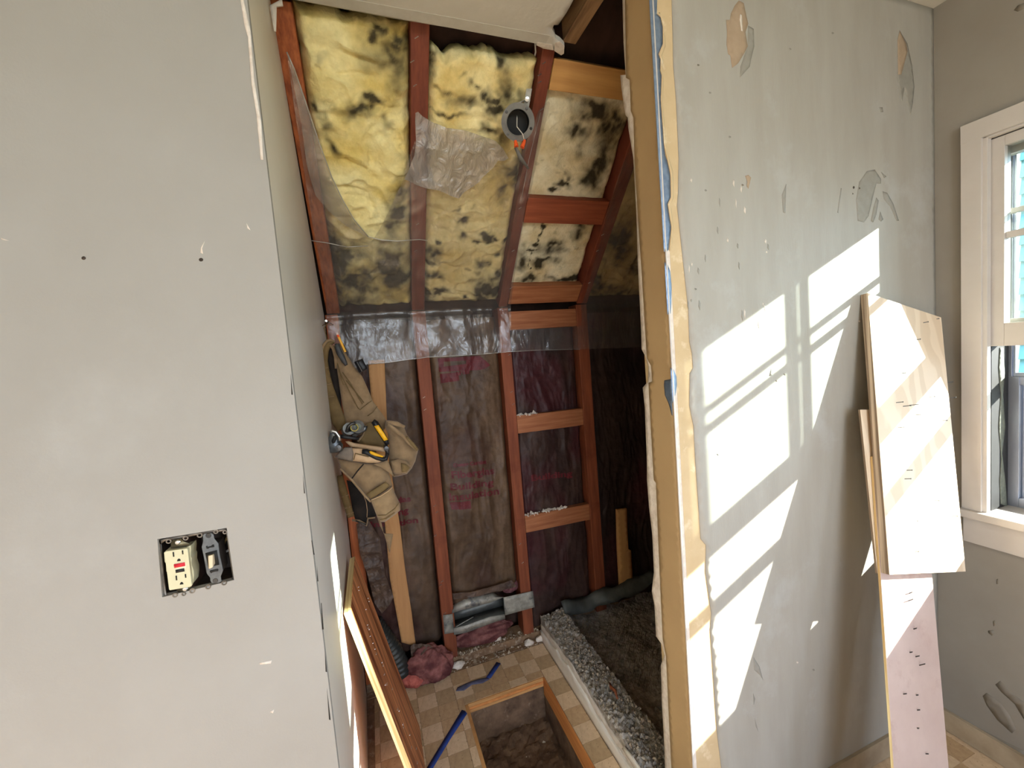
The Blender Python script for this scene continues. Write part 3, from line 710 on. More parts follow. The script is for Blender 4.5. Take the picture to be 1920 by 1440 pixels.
def batt(label, x0, x1, s0, s1, base, mould_shade, amp, seed, cA, cB, topjag=.03, puff=11, mcol=(66,60,48), speck=0.0, low=0.0, mgain=1.05):
    nx, ns = int((x1-x0)/.0045), int((s1-s0)/.0048)
    u, v = np.meshgrid(np.linspace(0, 1, nx), np.linspace(0, 1, ns))
    u, v = u.ravel(), v.ravel()
    jag = topjag*(fbm(np.stack([u*7, u*0, u*0+seed], 1), 1, 3, seed)-.4)
    x = x0+(x1-x0)*u; s = s0 + (s1-s0 + jag)*v
    Q = np.stack([x*1.0, s*1.25, x*0+seed*.37], 1)
    wq = Q + .05*np.stack([fbm(Q, 7, 3, seed+1)-.5, fbm(Q, 7, 3, seed+2)-.5, Q[:,0]*0], 1)*2
    pf = 1-np.abs(2*fbm(wq, puff, 2, seed+3)-1)*1.0
    h = amp*(pf-.35)*1.5 + amp*.22*(fbm(wq, puff*3.4, 3, seed+4)-.5)*2
    crease = fbm(wq*A(1, 1.6, 1), 8, 3, seed+5, ridged=True)
    h = h - amp*.5*np.clip((crease-.76)*5, 0, 1)
    e = np.minimum(np.minimum(u, 1-u)*(x1-x0)/.03, np.minimum(v, 1-v)*(s1-s0)/.03)
    h = h - .035*np.clip(1-e, 0, 1)**2
    W = BEND + x[:,None]*X_ + s[:,None]*RU + (base+h)[:,None]*RN
    jit = fbm(Q, 26, 4, seed+6)*1.6-.4
    mk = spots(np.stack([x, s], 1), [(q[0], q[1], q[2], q[3], q[4]*mgain) for q in mould_shade], jit*1.5, seed)
    mk = mk*(.25+1.35*fbm(wq*A(1,.8,1), 24, 4, seed+7))
    mk = np.clip((mk-.07)*1.35, 0, 1.05) + .22*np.clip((fbm(Q, 7, 4, seed+8)-.62)*6, 0, 1)
    if speck: mk = np.maximum(mk, speck*np.clip((fbm(Q, 60, 2, seed+9)-.70)*9, 0, 1))
    mk = np.clip(mk, 0, 1)**1.1
    t = np.clip((fbm(Q, 9, 4, seed+10)-.3)*2.2, 0, 1)[:,None]
    a, b, mcl = [A(*C(*q)[:3]) for q in (cA, cB, mcol)]
    col = a*(1-t)+b*t
    col = col*(1-mk[:,None]*.97) + mcl*mk[:,None]*.97
    f = [[j*nx+i, j*nx+i+1, (j+1)*nx+i+1, (j+1)*nx+i] for j in range(ns-1) for i in range(nx-1)]
    # wrap the four sides back to the sheathing so the batt has depth
    n = len(W); ring = list(range(nx)) + [j*nx+nx-1 for j in range(1, ns)] + [(ns-1)*nx+i for i in range(nx-2, -1, -1)] + [j*nx for j in range(ns-2, 0, -1)]
    back = W[ring] - ((W[ring]-BEND) @ RN + .088)[:,None]*RN
    f += [[ring[i], n+i, n+(i+1) % len(ring), ring[(i+1) % len(ring)]] for i in range(len(ring))]
    o = obj('insulation_batt', np.vstack([W, back]), f, batt_m, smooth=True, col=np.vstack([col, col[ring]*.6]))
    return tag(o, label, 'insulation', 'glass wool batts in the roof slope')
mA = (Z([(1265,330,60,70,.9),(1250,520,170,140,.62),(1390,620,110,260,.72),(1430,440,70,120,.85),(1190,920,80,60,1),(1050,1010,130,60,.9),(1300,1110,60,60,.6),(690,1020,45,80,1),(760,1160,55,60,.8),(480,300,30,120,.5),(660,520,60,60,.45),(820,1330,60,80,.7)], 4.8, 450, 0)
      + Z([(470,600,110,80,1),(480,700,110,130,1),(620,830,170,90,.95),(850,740,120,190,.95),(900,330,45,170,.95),(860,420,60,160,.7),(440,880,80,90,.8),(600,960,180,60,.85),(420,470,60,50,.6),(640,640,40,40,.6),(560,1040,200,60,.9),(900,1040,90,60,.8)], 3.6, 500, 300))
mB = (Z([(240,500,55,60,1.1),(245,660,70,130,.85),(600,720,50,30,.7),(690,800,60,35,.95),(780,880,60,40,1),(860,900,90,60,1),(620,930,160,45,.8),(850,1000,110,60,1),(400,1000,200,22,.8),(960,580,60,70,.75),(1030,470,90,70,.7),(980,780,60,140,.85),(1080,860,50,40,.5),(800,1180,90,50,.8),(900,1230,60,80,.8),(420,840,80,25,.6)], 4.8, 750, 0)
      + Z([(70,445,35,22,1),(55,525,32,18,1),(75,520,18,18,.9),(150,560,22,18,1),(235,520,30,26,1.1),(278,520,16,18,.9),(345,540,18,18,1),(300,640,30,32,.8),(200,730,30,30,.8),(170,780,30,26,.8),(235,740,14,14,.8),(110,755,20,14,.6),(85,915,24,18,1),(265,870,120,70,1.05),(205,960,60,70,1.05),(330,940,60,60,1),(320,760,36,40,.85),(10,365,14,10,.6),(130,350,20,10,.5),(350,200,40,90,.6),(430,140,40,60,.8),(400,60,70,60,.8)], 3.6, 850, 300)
      + Z([(1130,640,40,35,.95),(1100,692,70,18,1.05),(1100,780,60,35,.9),(1160,800,40,20,.7),(1180,895,45,22,1.1),(1090,920,50,16,1),(1085,960,50,45,.8),(1140,555,18,16,.8),(1080,640,30,60,.6),(1060,860,30,160,.6)], 3.6, 500, 300))
mC = (Z([(850,1010,170,100,1.05),(700,1190,110,80,1),(970,1240,150,170,.95),(900,1400,150,140,.85),(1020,1080,60,110,.95)], 4.8, 950, 0)
      + Z([(1000,90,80,130,.9),(760,180,38,20,1.05),(700,215,28,14,1.05),(780,130,20,30,.7),(690,592,42,38,1.1),(640,640,110,60,.7),(640,712,80,28,1),(600,730,40,30,.9),(860,500,50,70,.75),(470,720,60,60,.85),(780,830,130,18,1),(520,830,60,26,.9),(960,460,50,20,.9)], 3.6, 850, 300))
# torn brown cracks in the third batt
mC += Z([(628,440,7,14,1.4),(618,480,7,16,1.4),(604,520,7,16,1.4),(592,560,7,16,1.4),(575,600,8,16,1.4),(560,640,16,9,1.5),(545,650,14,8,1.5),(560,665,10,10,1.4),(546,695,6,14,1.4),(537,730,6,14,1.4),(545,765,8,5,1.3)], 3.6, 850, 300)
shadeD = Z([(1110,560,70,110,.9),(1130,640,60,60,.9),(1180,540,40,80,.7),(1000,1000,260,130,1.1),(1180,980,70,90,1),(960,880,60,100,.9),(1230,740,40,80,.8)], 3.6, 850, 300)  # dark ellipses paint the shade behind the partition
batt('mouldy yellow glass wool batt in the first bay from the left', -.098, .203, .02, .985, -.020, mA, .020, 3, (248,234,176), (226,200,122), low=1)
batt('yellow batt behind the flap and the round box, black specks below', .258, .612, .02, .945, -.018, mB, .019, 23, (248,234,180), (226,200,130), speck=.12, topjag=.05)
batt('pale stained batt showing between the ladder-like blocks', .657, 1.032, .03, .905, -.040, mC, .008, 43, (232,222,192), (206,184,138), topjag=.0, mcol=(48,42,32), speck=.3)
batt('batt at the far right behind the plastic and jamb, shade painted in', 1.092, 1.60, .02, .93, -.022, shadeD, .014, 63, (200,174,120), (168,140,90), topjag=.02)

# ------------------------------------------------------------------ kraft-faced batts in the knee wall
def kraft_h(x, z, seed, amp):
    Q = np.stack([x, z*.55, x*0+seed*.31], 1)
    wq = Q + .06*np.stack([fbm(Q, 5, 2, seed+1)-.5, fbm(Q, 5, 2, seed+2)-.5, Q[:,0]*0], 1)*2
    big = fbm(wq, 5.5, 2, seed+3)-.5
    rid = fbm(wq*A(1.3, .8, 1), 9, 3, seed+4, ridged=True)-.6
    fine = fbm(wq, 34, 3, seed+5, ridged=True)-.6
    return amp*(big*1.1 + .75*rid + .18*fine)
def kraft(label, x0, x1, z0, z1, base, seed, c1, c2, purple, amp=.024, zl=None):
    nx, nz = int((x1-x0)/.0045), int((z1-z0)/.007)
    u, v = np.meshgrid(np.linspace(0, 1, nx), np.linspace(0, 1, nz)); u, v = u.ravel(), v.ravel()
    x = x0+(x1-x0)*u
    zlo = z0 + (zl(u) if zl else 0); z = zlo+(z1-zlo)*v
    h = kraft_h(x, z, seed, amp) + .012*np.sin(np.pi*u)**.5
    ed = np.minimum(u, 1-u)*(x1-x0)
    h -= .030*np.clip(1-ed/.022, 0, 1)**1.5
    W = np.stack([x, YK + base - h, z], 1)
    Q = np.stack([x, z, x*0+seed], 1)
    t = np.clip((fbm(Q*A(1,.5,1), 7, 4, seed+7)-.3)*2.4, 0, 1)[:,None]
    pu = (np.clip((fbm(Q*A(1,.6,1), 5, 3, seed+8)-.52)*5, 0, 1)*purple)[:,None]
    a, b, p_ = [A(*C(*q)[:3]) for q in (c1, c2, (70, 34, 38))]
    col = (a*(1-t)+b*t)*(1-pu)+p_*pu
    f = [[j*nx+i, j*nx+i+1, (j+1)*nx+i+1, (j+1)*nx+i] for j in range(nz-1) for i in range(nx-1)]
    n = len(W); ring = list(range(nx)) + [j*nx+nx-1 for j in range(1, nz)] + [(nz-1)*nx+i for i in range(nx-2, -1, -1)] + [j*nx for j in range(nz-2, 0, -1)]
    back = W[ring].copy(); back[:,1] = YK+.085
    f += [[ring[i], n+i, n+(i+1) % len(ring), ring[(i+1) % len(ring)]] for i in range(len(ring))]
    o = obj('kraft_batt', np.vstack([W, back]), f, kraft_m, smooth=True, col=np.vstack([col, col[ring]]))
    tag(o, label, 'insulation', 'kraft faced batts in the knee wall')
    return o, (lambda X, Zz: YK + base - kraft_h(X, Zz, seed, amp) - .012*np.sin(np.pi*np.clip((X-x0)/(x1-x0), 0, 1))**.5)
KA, yA = kraft('kraft batt left of the lettered bay, cut by the tan cardboard strip', -.108, .203, .13, 1.66, .032, 5, (100,80,64), (64,50,40), .5)
KB, yB = kraft('kraft batt with red lettering and a red arrow above the floor duct', .262, .605, .285, 1.66, .030, 15, (106,85,66), (76,58,45), .3, zl=lambda u: .03*u)
KC, yC = kraft('dark shiny kraft batt between the ladder-like blocks', .660, 1.030, .045, 1.66, .040, 25, (72,54,48), (50,34,32), .9)
KD, yD = kraft('darkest kraft batt at the right of the last stud', 1.092, 1.70, .03, 1.66, .044, 35, (58,44,40), (40,30,29), .8, amp=.022)  # darker facing colours stand in for the partition's shade
def text2d(body, size, bold=0.0, sx=1.0):
    cu = bpy.data.curves.new('t', 'FONT'); cu.body = body; cu.size = size; cu.offset = bold; cu.resolution_u = 3
    o = bpy.data.objects.new('t', cu); COL.objects.link(o)
    bpy.context.view_layer.update()
    me = bpy.data.meshes.new_from_object(o.evaluated_get(bpy.context.evaluated_depsgraph_get()))
    bpy.data.objects.remove(o); bpy.data.curves.remove(cu)
    bm = bmesh.new(); bm.from_mesh(me); bpy.data.meshes.remove(me)
    bmesh.ops.triangulate(bm, faces=bm.faces[:])
    for _ in range(2): bmesh.ops.subdivide_edges(bm, edges=[e for e in bm.edges if e.calc_length() > .006], cuts=1)
    bmesh.ops.triangulate(bm, faces=bm.faces[:])
    bm.verts.index_update()
    V = np.array([v.co[:2] for v in bm.verts]); T_ = [[v.index for v in f.verts] for f in bm.faces]; bm.free()
    V[:, 0] *= sx
    return V, T_
def printed(body, x, z, width, size, surf, parent, slope=0.0, bold=.0, nm='printed_lettering'):
    V, T_ = text2d(body, size, bold)
    wd = V[:,0].max()-V[:,0].min(); V[:,0] = (V[:,0]-V[:,0].min())*width/wd
    X, Zz = x+V[:,0], z+V[:,1]+V[:,0]*slope
    return obj(nm, np.stack([X, surf(X, Zz)-.0022, Zz], 1), T_, print_m, parent)
def printed_shape(poly, surf, parent, step=.008):
    V, T_, _ = fill(np.array(poly), step)
    return obj('printed_band', np.stack([V[:,0], surf(V[:,0], V[:,1])-.0018, V[:,1]], 1), T_, print_m, parent)
KP = YP(YK+.02)
def kp(ps, s, ox, oy): return KP.pxs([(ox+x/s, oy+y/s) for x, y in ps])
printed_shape(kp([(190,215),(950,165),(1030,235),(200,275)], 9.6, 800, 650), yB, KB)
printed_shape(kp([(205,275),(300,270),(300,360),(700,310),(700,250),(1040,240),(1135,335),(1040,395),(930,420),(215,455)], 9.6, 800, 650), yB, KB)
printed_shape(kp([(230,490),(560,465),(575,610),(250,660)], 9.6, 800, 650), yB, KB)
def ptext(body, p0, p1, hpx, surf, par, bold=.0015):
    a, b = KP.px(p0), KP.px(p1); h = abs(KP.px((p0[0], p0[1]-hpx))[1]-a[1])
    printed(body, a[0], a[1], b[0]-a[0], h*1.35, surf, par, (b[1]-a[1])/(b[0]-a[0]), bold)
ptext('Owens Corning', (850,876), (912,868), 7, yB, KB)
ptext('Fiberglas', (847,897), (927,888), 14, yB, KB)
ptext('Building', (845,919), (925,909), 13, yB, KB)
ptext('Insulation', (843,939), (936,926), 14, yB, KB)
printed_shape(kp([(340,1055),(730,1000),(745,1150),(380,1190)], 10.29, 810, 840), yB, KB)
ptext('guards', (838,706), (880,700), 9, yB, KB)
ptext('Fiberglas', (700,947), (771,941), 11, yA, KA)
ptext('Building', (700,969), (767,963), 12, yA, KA)
ptext('Insulation', (695,990), (785,981), 11, yA, KA)
ptext('Building', (998,903), (1075,893), 12, yC, KC)

# cardboard strip nailed over the left batt
sp_ = YP(YK-.001)
pts = sp_.pxs([(690,676),(721,674),(726,800),(737,905),(750,985),(760,1070),(772,1150),(780,1213),(753,1205),(745,1160),(731,1085),(722,985),(712,905),(700,800)])
o = pillow('cardboard_strip', pts, YP(YK+.004), .003, .002, card_m, None, step=.012, wob=.003, wsc=9, seed=4)
tag(o, 'long tan cardboard strip down the left batt behind the tool belt', 'strip')
pts = YP(1.90).pxs([(1155,955),(1174,953),(1177,1029),(1182,1031),(1186,1096),(1161,1101),(1157,1030)])
o = pillow('wood_scrap', pts, YP(1.905), .012, .0, card_m, None, step=.02)
tag(o, 'short notched tan stick standing in the dark right bay', 'stick')

# ------------------------------------------------------------------ clear film stapled over the framing
def fold_w(ab, off):
    x, s = ab[:,0], ab[:,1]
    up = BEND + x[:,None]*X_ + s[:,None]*RU + off[:,None]*RN
    dn = np.stack([x, YK-off, 1.70+s], 1)
    t = np.clip(s/.05+.5, 0, 1)[:,None]
    return np.where(s[:,None] >= 0, up, dn)*1.0 if False else up*t + dn*(1-t)
def film_sheet(name, px, step, offf, mat, parent=None, seed=0, amp=.006):
    poly = np.array([pxmap(p) for p in px])
    V, T_, bp = fill(poly, step)
    Q = np.stack([V[:,0], V[:,1], V[:,0]*0+seed], 1)
    wq = Q + .05*np.stack([fbm(Q, 6, 2, seed+1)-.5, fbm(Q, 6, 2, seed+2)-.5, Q[:,0]*0], 1)*2
    wr = (fbm(wq*A(1,.7,1), 11, 3, seed+3, ridged=True)-.62)*amp + (fbm(wq, 5, 2, seed+4)-.5)*amp
    off = offf(V[:,0], V[:,1]) + wr
    for a, b in SX[2:]:
        off = off + .0045*(fbm(wq*A(1.5,1,1), 42, 2, seed+7, ridged=True)-.55)*np.clip(1-np.abs(V[:,0]-(a+b)/2)/.055, 0, 1)
    W = fold_w(V, off)
    t = T_[0]; nn = np.cross(W[t[1]]-W[t[0]], W[t[2]]-W[t[0]])
    if nn[1] > 0: T_ = [f[::-1] for f in T_]
    return obj(name, W, T_, mat, parent, smooth=True)
SX = [(-.155,-.10), (.203,.262), (.608,.658), (1.032,1.092)]
def sag(x, s):
    d = np.full(len(x), 1.0)
    for a, b in SX: d = np.minimum(d, np.maximum(0, np.maximum(a-x, x-b)))
    return .011 - .0*d + .010*np.exp(-((s+.05)/.06)**2)*np.clip(d/.05, 0, 1)
main_px = [(538,96),(552,128),(572,186),(600,270),(622,330),(642,372),(664,410),(690,441),(699,446),(712,425),(733,384),(742,362),(752,345),(760,318),(768,290),(777,262),(786,262),(800,330),(850,358),(885,345),(925,310),(944,290),(962,275),(984,262),(1000,228),(1008,205),(1026,188),(1030,192),
           (1016,250),(1004,310),(990,372),(985,378),(979,424),(966,500),(960,545),(957,580),(956,618),(1020,616),(1088,612),(1092,560),(1099,535),(1112,490),(1130,428),(1141,376),(1160,320),(1176,285),(1190,250),(1215,250),(1230,420),(1240,648),(1200,651),(1120,654),(1085,655),(1040,656),(1000,657),(950,660),(905,664),(860,667),(800,670),(760,675),(725,680),(690,683),(668,690),(645,692),(628,680),(618,640),(613,600),(612,560),(600,490),(590,440),(575,350),(552,200)]
fs_ = film_sheet('plastic_sheet', main_px, .0085, sag, poly_m, seed=8, amp=.010)
tag(fs_, 'large clear plastic vapour sheet stapled over the rafters, torn open at the top', 'plastic sheet')
# rolled rims where the film is torn or hemmed
def px_rim(px, r, off=.010):
    P = []
    for p in px:
        a = pxmap(p); P.append(fold_w(np.array([a]), np.array([off]))[0])
    return MB().tube(P, r, 5)
m_ = px_rim([(538,96),(552,128),(572,186),(600,270),(622,330),(642,372),(664,410),(690,441)], .0022, .012)
m_.obj('torn_edge', edge_m, fs_, smooth=True)
px_rim([(690,683),(725,680),(760,675),(800,670),(860,667),(905,664),(950,660),(1000,657),(1085,655)], .0016, .012).obj('hem', edge_m, fs_, smooth=True)
# the stiff triangle of film at the left and folded crease lines
tri = film_sheet('film_flap', [(540,98),(556,140),(575,195),(600,272),(622,332),(642,374),(664,412),(688,440),(650,420),(620,395),(592,362),(582,330),(575,300),(566,230)], .01, lambda x, s: .015+.012*np.sin(np.clip((s-.3)*4, 0, 3)), film('hazy_film', tint=(.84,.82,.78), haze=.26, hazecol=(.52,.50,.46), gloss=.12, bump=.3, bscale=6), fs_, seed=31, amp=.006)
flp = [(776,206),(781,204),(789,212),(810,225),(835,235),(870,240),(905,252),(925,259),(938,272),(949,291),(942,297),(930,297),(922,310),(905,325),(896,336),(885,345),(868,356),(857,366),(845,362),(820,350),(790,344),(757,332),(764,312),(774,285),(777,258),(776,230)]
o = film_sheet('plastic_flap', flp, .007, lambda x, s: .022+.018*np.sin(x*9+s*4)**2+.010*np.sin(x*31+s*22)*np.clip((x-.33)*6, 0, 1), flap_m, seed=51, amp=.022)
tag(o, 'torn flap of plastic folded down over the middle rafter', 'plastic sheet')
for p, r_ in (((700,440), 0), ((735,440), 0)): pass
px_rim([(690,441),(715,447),(745,449),(785,446),(800,448)], .0018, .013).obj('crease', edge_m, fs_, smooth=True)
px_rim([(584,448),(612,452),(650,460),(690,458)], .0016, .013).obj('crease', edge_m, fs_, smooth=True)
px_rim([(1012,790-580),(990,300),(976,375)], .0008, .008).obj('crease', edge_m, fs_, smooth=True)  # thin pale strip, also a painted glint along the rafter film
# staples over the framing; on the rafters they also stand in for film glints
def staple(p, d, nrm, ln=.010, r=.0006, mt=steel_m, parent=None, leg=.002):
    p, d, nrm = A(*p), A(*d)/np.linalg.norm(d), A(*nrm)
    a, b = p-d*ln/2, p+d*ln/2
    return MB().tube([a-nrm*leg, a+nrm*.0006, b+nrm*.0006, b-nrm*leg], r, 5).obj('staple', mt, parent)
studs_ = [o for o in COL.objects if o.name.startswith('stud')]
rafts_ = [o for o in COL.objects if o.name.startswith('rafter')]
for o_, pl_, nrm, pp in ((studs_[1], YP(YK), -Y_, [(795,745),(797,768),(815,948),(819,960),(816,1004),(829,1090),(826,1097),(834,1150)]),
                         (studs_[2], YP(YK), -Y_, [(959,735),(962,758),(975,1020),(980,1055),(955,665)]),
                         (rafts_[1], RF0, RN, [(781,70),(773,115),(778,160),(783,420),(779,470)]),
                         (rafts_[2], RF0, RN, [(1020,118),(1012,140),(1012,154),(1016,205),(975,390),(962,470),(958,540)]),
                         (rafts_[3], RF0, RN, [(1130,440),(1120,470),(1105,530)])):
    for k, p in enumerate(pp):
        staple(pl_.at(p), (1, 0, .5) if pl_ is not RF0 else (1, -.4, .5), nrm, .012, .0012, steel_m, o_)

# ------------------------------------------------------------------ round electrical box hanging from its cable
bc = A(.530, 1.285, 2.217); bn_ = A(-.25, -.82, -.42); bn_ /= np.linalg.norm(bn_)
b0 = thing('electrical_box', 'round grey electrical box hanging open beside the third rafter', 'electrical box', bc)
MB().lathe([(.0535,0),(.0540,.003),(.0375,.0035),(.0360,.0),(.0360,-.040),(.0,-.041),(0,-.044),(.0500,-.043),(.0535,-.004)], bc, bn_, 32).obj('box_body', boxgrey, b0, smooth=False)
MB().lathe([(.0355,-.006),(.0355,-.039),(0,-.0395)], bc, bn_, 24).obj('box_interior', blk_flat, b0)
MB().lathe([(.0385,.0036),(.0385,.006),(.0365,.006),(.0365,.0036)], bc, bn_, 28, closed=True).obj('inner_ring', boxgrey, b0)
_a = np.cross(bn_, Z_); _a /= np.linalg.norm(_a); _b = np.cross(_a, bn_)
for ang in (40, 130, 205, 318):
    q = bc + bn_*.0035 + .046*(math.cos(math.radians(ang))*_a + math.sin(math.radians(ang))*_b)
    MB().lathe([(0,.002),(.004,.0015),(.0045,0)], q, bn_, 10).obj('screw', dsteel if ang != 205 else blk_flat, b0)
MB().obox(bc - bn_*.030 + _b*.040 - _a*.040, _a*.018, _b*.050-_a*.012, bn_*.002).obj('mounting_strap', galv_m, b0)
MB().lathe([(0,.012),(.007,.011),(.008,0)], bc - bn_*.028 + _b*.062 - _a*.034, bn_, 10).obj('strap_clamp', steel_m, b0)
c1 = A(.600, 1.262, 2.468)
MB().tube([c1, c1+A(.006,.012,-.03), A(.600,1.325,2.385), A(.590,1.335,2.325), bc-bn_*.01+_b*.05], .0028, 6).obj('supply_cable', white_wire, b0, smooth=True)
MB().tube([bc-bn_*.030+_b*.02, bc-bn_*.005+_b*.012+_a*.002, bc+bn_*.004-_b*.012+_a*.004, bc+bn_*.006-_b*.034-_a*.014, bc+bn_*.008-_b*.052-_a*.018], .0016, 6).obj('copper_wire', white_wire, b0, smooth=True)
for sx_, ln in ((-.020, .026), (.012, .020)):
    q = bc + bn_*.010 - _b*.050 + _a*sx_
    d_ = -_b*.75 + bn_*.35 + _a*(.4 if sx_ < 0 else -.1); d_ /= np.linalg.norm(d_)
    MB().lathe([(.0,.0),(.0045,.001),(.0062,ln*.55),(.0075,ln),(.0,ln)], q, d_, 12).obj('wire_nut', orange_m, b0)
MB().tube([bc+bn_*.012-_b*.07+_a*.012, bc+bn_*.010-_b*.10-_a*.002, bc-bn_*.01-_b*.135-_a*.03], [.006,.0085,.004], 8, flat=.6).obj('tape_tail', boxgrey, b0, smooth=True)

# ------------------------------------------------------------------ floor duct boot between the studs
v0 = thing('duct_boot', 'bent galvanised duct boot at the foot of the lettered bay', 'duct', (.43, 1.92, .12))
VP_ = YP(1.899)
def vz(ps): return [(820+x/9.6, 1080+y/9.6) for x, y in ps]
ppx('left_flange', vz([(100,705),(275,680),(298,1015),(130,1045)]), VP_, .0012, 0, galv_m, v0, step=.02)
ppx('right_flange', vz([(1190,385),(1720,268),(1752,560),(1222,705)]), YP(1.8975), .0012, 0, galv_m, v0, step=.02)
# upper lip of the mouth: a curled sheet
def ribbon(rows, name, mt, par, th=.0012):
    """thick sheet through rows of 3D points"""
    rows = [np.array(r, float) for r in rows]; nr, nc = len(rows), len(rows[0])
    V = np.array([p for r in rows for p in r])
    f = [[j*nc+i, j*nc+i+1, (j+1)*nc+i+1, (j+1)*nc+i] for j in range(nr-1) for i in range(nc-1)]
    o = obj(name, V, f, mt, par, smooth=True)
    md = o.modifiers.new('solid', 'SOLIDIFY'); md.thickness = th; md.offset = 0
    return o
def line(a, b, n, f=None):
    t = np.linspace(0, 1, n); P = np.outer(1-t, a)+np.outer(t, b)
    return P if f is None else P + f(t)
lo = [VP_.at(p) for p in vz([(265,670),(480,600),(700,550),(950,480),(1190,385)])]
hi = [YP(1.93).at(p) for p in vz([(262,545),(480,370),(700,305),(1000,280),(1185,370)])]
mid = [(a+b)/2 + A(0,-.012,.004) for a, b in zip(lo, hi)]
ribbon([lo, mid, hi], 'upper_lip', galv_m, v0)
fl_ = [VP_.at(p) for p in vz([(300,1060),(520,1020),(760,930),(1000,840),(1222,770)])]
fm_ = [YP(1.896).at(p) for p in vz([(295,940),(520,890),(760,800),(950,735),(1215,690)])]
fb_ = [YP(1.985).at(p) for p in vz([(300,800),(520,740),(760,660),(1000,590),(1190,540)])]
fc_ = [YP(1.985).at(p) for p in vz([(300,650),(520,590),(760,510),(1000,430),(1190,380)])]
ribbon([fl_, fm_], 'lower_lip', galv_m, v0)
ribbon([fm_, fb_], 'boot_floor', duct_in, v0)
ribbon([fb_, fc_], 'boot_back', duct_in, v0)
ribbon([[fm_[-1], fb_[-1]], [lo[-1], fc_[-1]]], 'boot_side', duct_in, v0)
ribbon([[fm_[0], fb_[0]], [lo[0], fc_[0]]], 'boot_side', duct_in, v0)
ppx('crease_strip', vz([(330,905),(640,730),(650,740),(345,915)]), YP(1.905), .002, 0, galv_m, v0, step=.02)
# flexible duct
d0 = A(.015, 1.86, .165)
P = [A(-.100,1.885,.33), A(-.080,1.882,.29), A(-.056,1.876,.245), A(-.032,1.868,.195), A(-.012,1.86,.14), A(-.004,1.855,.08)]
m_ = MB(); tt = np.linspace(0, 1, 61); PP = np.array([[np.interp(t, np.linspace(0,1,6), [p[k] for p in P]) for k in range(3)] for t in tt])
m_.tube(PP, [.040+.0025*math.sin(t*2*math.pi*15) for t in tt], 22)
o = m_.obj('flex_duct', flex_m, smooth=True); tag(o, 'ribbed black flexible duct behind the leaning red-brown board', 'duct')
def lump(name, c, r, seed, colr, mt, amp=.4, sub=3, fsc=1.6):
    bm = bmesh.new(); bmesh.ops.create_icosphere(bm, subdivisions=sub, radius=1)
    V = np.array([v.co[:] for v in bm.verts]); Fc = [[v.index for v in f.verts] for f in bm.faces]; bm.free()
    n = fbm(V+seed, fsc, 4, seed)
    V2 = V*(1-amp/2+amp*n)[:,None]*A(*r) + A(*c)
    V2[:,2] = np.maximum(V2[:,2], c[2]-r[2]*.75)
    cl = None
    if colr: 
        a, b = A(*C(*colr[0])[:3]), A(*C(*colr[1])[:3]); t = np.clip((fbm(V+seed, 3, 4, seed+3)-.3)*2.4, 0, 1)[:,None]; cl = a*(1-t)+b*t
    return obj(name, V2, Fc, mt, smooth=True, col=cl)
PK = ((150,100,94), (92,56,56))
tag(lump('pink_insulation', (.125,1.862,.075), (.105,.05,.085), 3, PK, pink_m, sub=5, amp=.7, fsc=2.2), 'tuft of pink insulation spilling at the left stud foot', 'insulation')
tag(lump('pink_insulation', (.400,1.945,.090), (.145,.035,.055), 9, ((140,96,92),(94,58,58)), pink_m, sub=5, amp=.5, fsc=3), 'flat pink insulation roll under the duct boot', 'insulation')
tag(lump('pink_insulation', (.565,1.955,.290), (.045,.03,.035), 12, ((140,96,98),(100,64,66)), pink_m, sub=4), 'small dull pink wad beside the upper lip of the duct boot', 'insulation')
tag(lump('pink_insulation', (.045,1.855,.045), (.05,.04,.045), 19, ((190,110,98),(140,74,70)), pink_m, sub=4, amp=.7), 'reddest pink scrap on the floor next to the leaning board', 'insulation')
# crumpled kraft scrap hanging down by the left bay
def crumple(name, px, y, mt, seed, label, cat, amp=.02, step=.008, dy=0.0):
    pl_ = YP(y); V, T_, bp = fill(pl_.pxs(px), step)
    W = pl_.w(V); h = (fbm(W, 16, 3, seed, ridged=True)-.6)*amp*2 + (fbm(W, 6, 2, seed+1)-.5)*amp*1.5
    W = W + np.outer(h, -Y_) + np.outer((V[:,1]-V[:,1].mean())*dy, Y_)
    t = T_[0]; nn = np.cross(W[t[1]]-W[t[0]], W[t[2]]-W[t[0]])
    if nn[1] > 0: T_ = [f[::-1] for f in T_]
    o = obj(name, W, T_, mt); md = o.modifiers.new('s', 'SOLIDIFY'); md.thickness = .0008
    if label: tag(o, label, cat)
    return o
kraft_plain = M('kraft_scrap', C(98,78,64), C(66,50,44), scale=14, rough=.5, spec=.4, bump=.3, bscale=30)
crumple('kraft_scrap', [(668,985),(690,975),(712,1010),(722,1075),(738,1120),(716,1150),(702,1130),(690,1080),(676,1040)], 1.885, kraft_plain, 3, 'crumpled brown paper scrap hanging left of the cardboard strip', 'paper')
crumple('kraft_scrap', [(770,1215),(805,1208),(830,1225),(842,1245),(815,1250),(790,1262),(772,1245)], 1.865, kraft_plain, 8, 'crushed brown paper at the foot of the second stud', 'paper', amp=.035)
crumple('kraft_scrap', [(848,1112),(880,1110),(925,1098),(958,1086),(968,1098),(940,1106),(900,1116),(850,1124)], 1.893, kraft_plain, 12, 'creased paper hem drooping over the duct boot', 'paper', amp=.012)
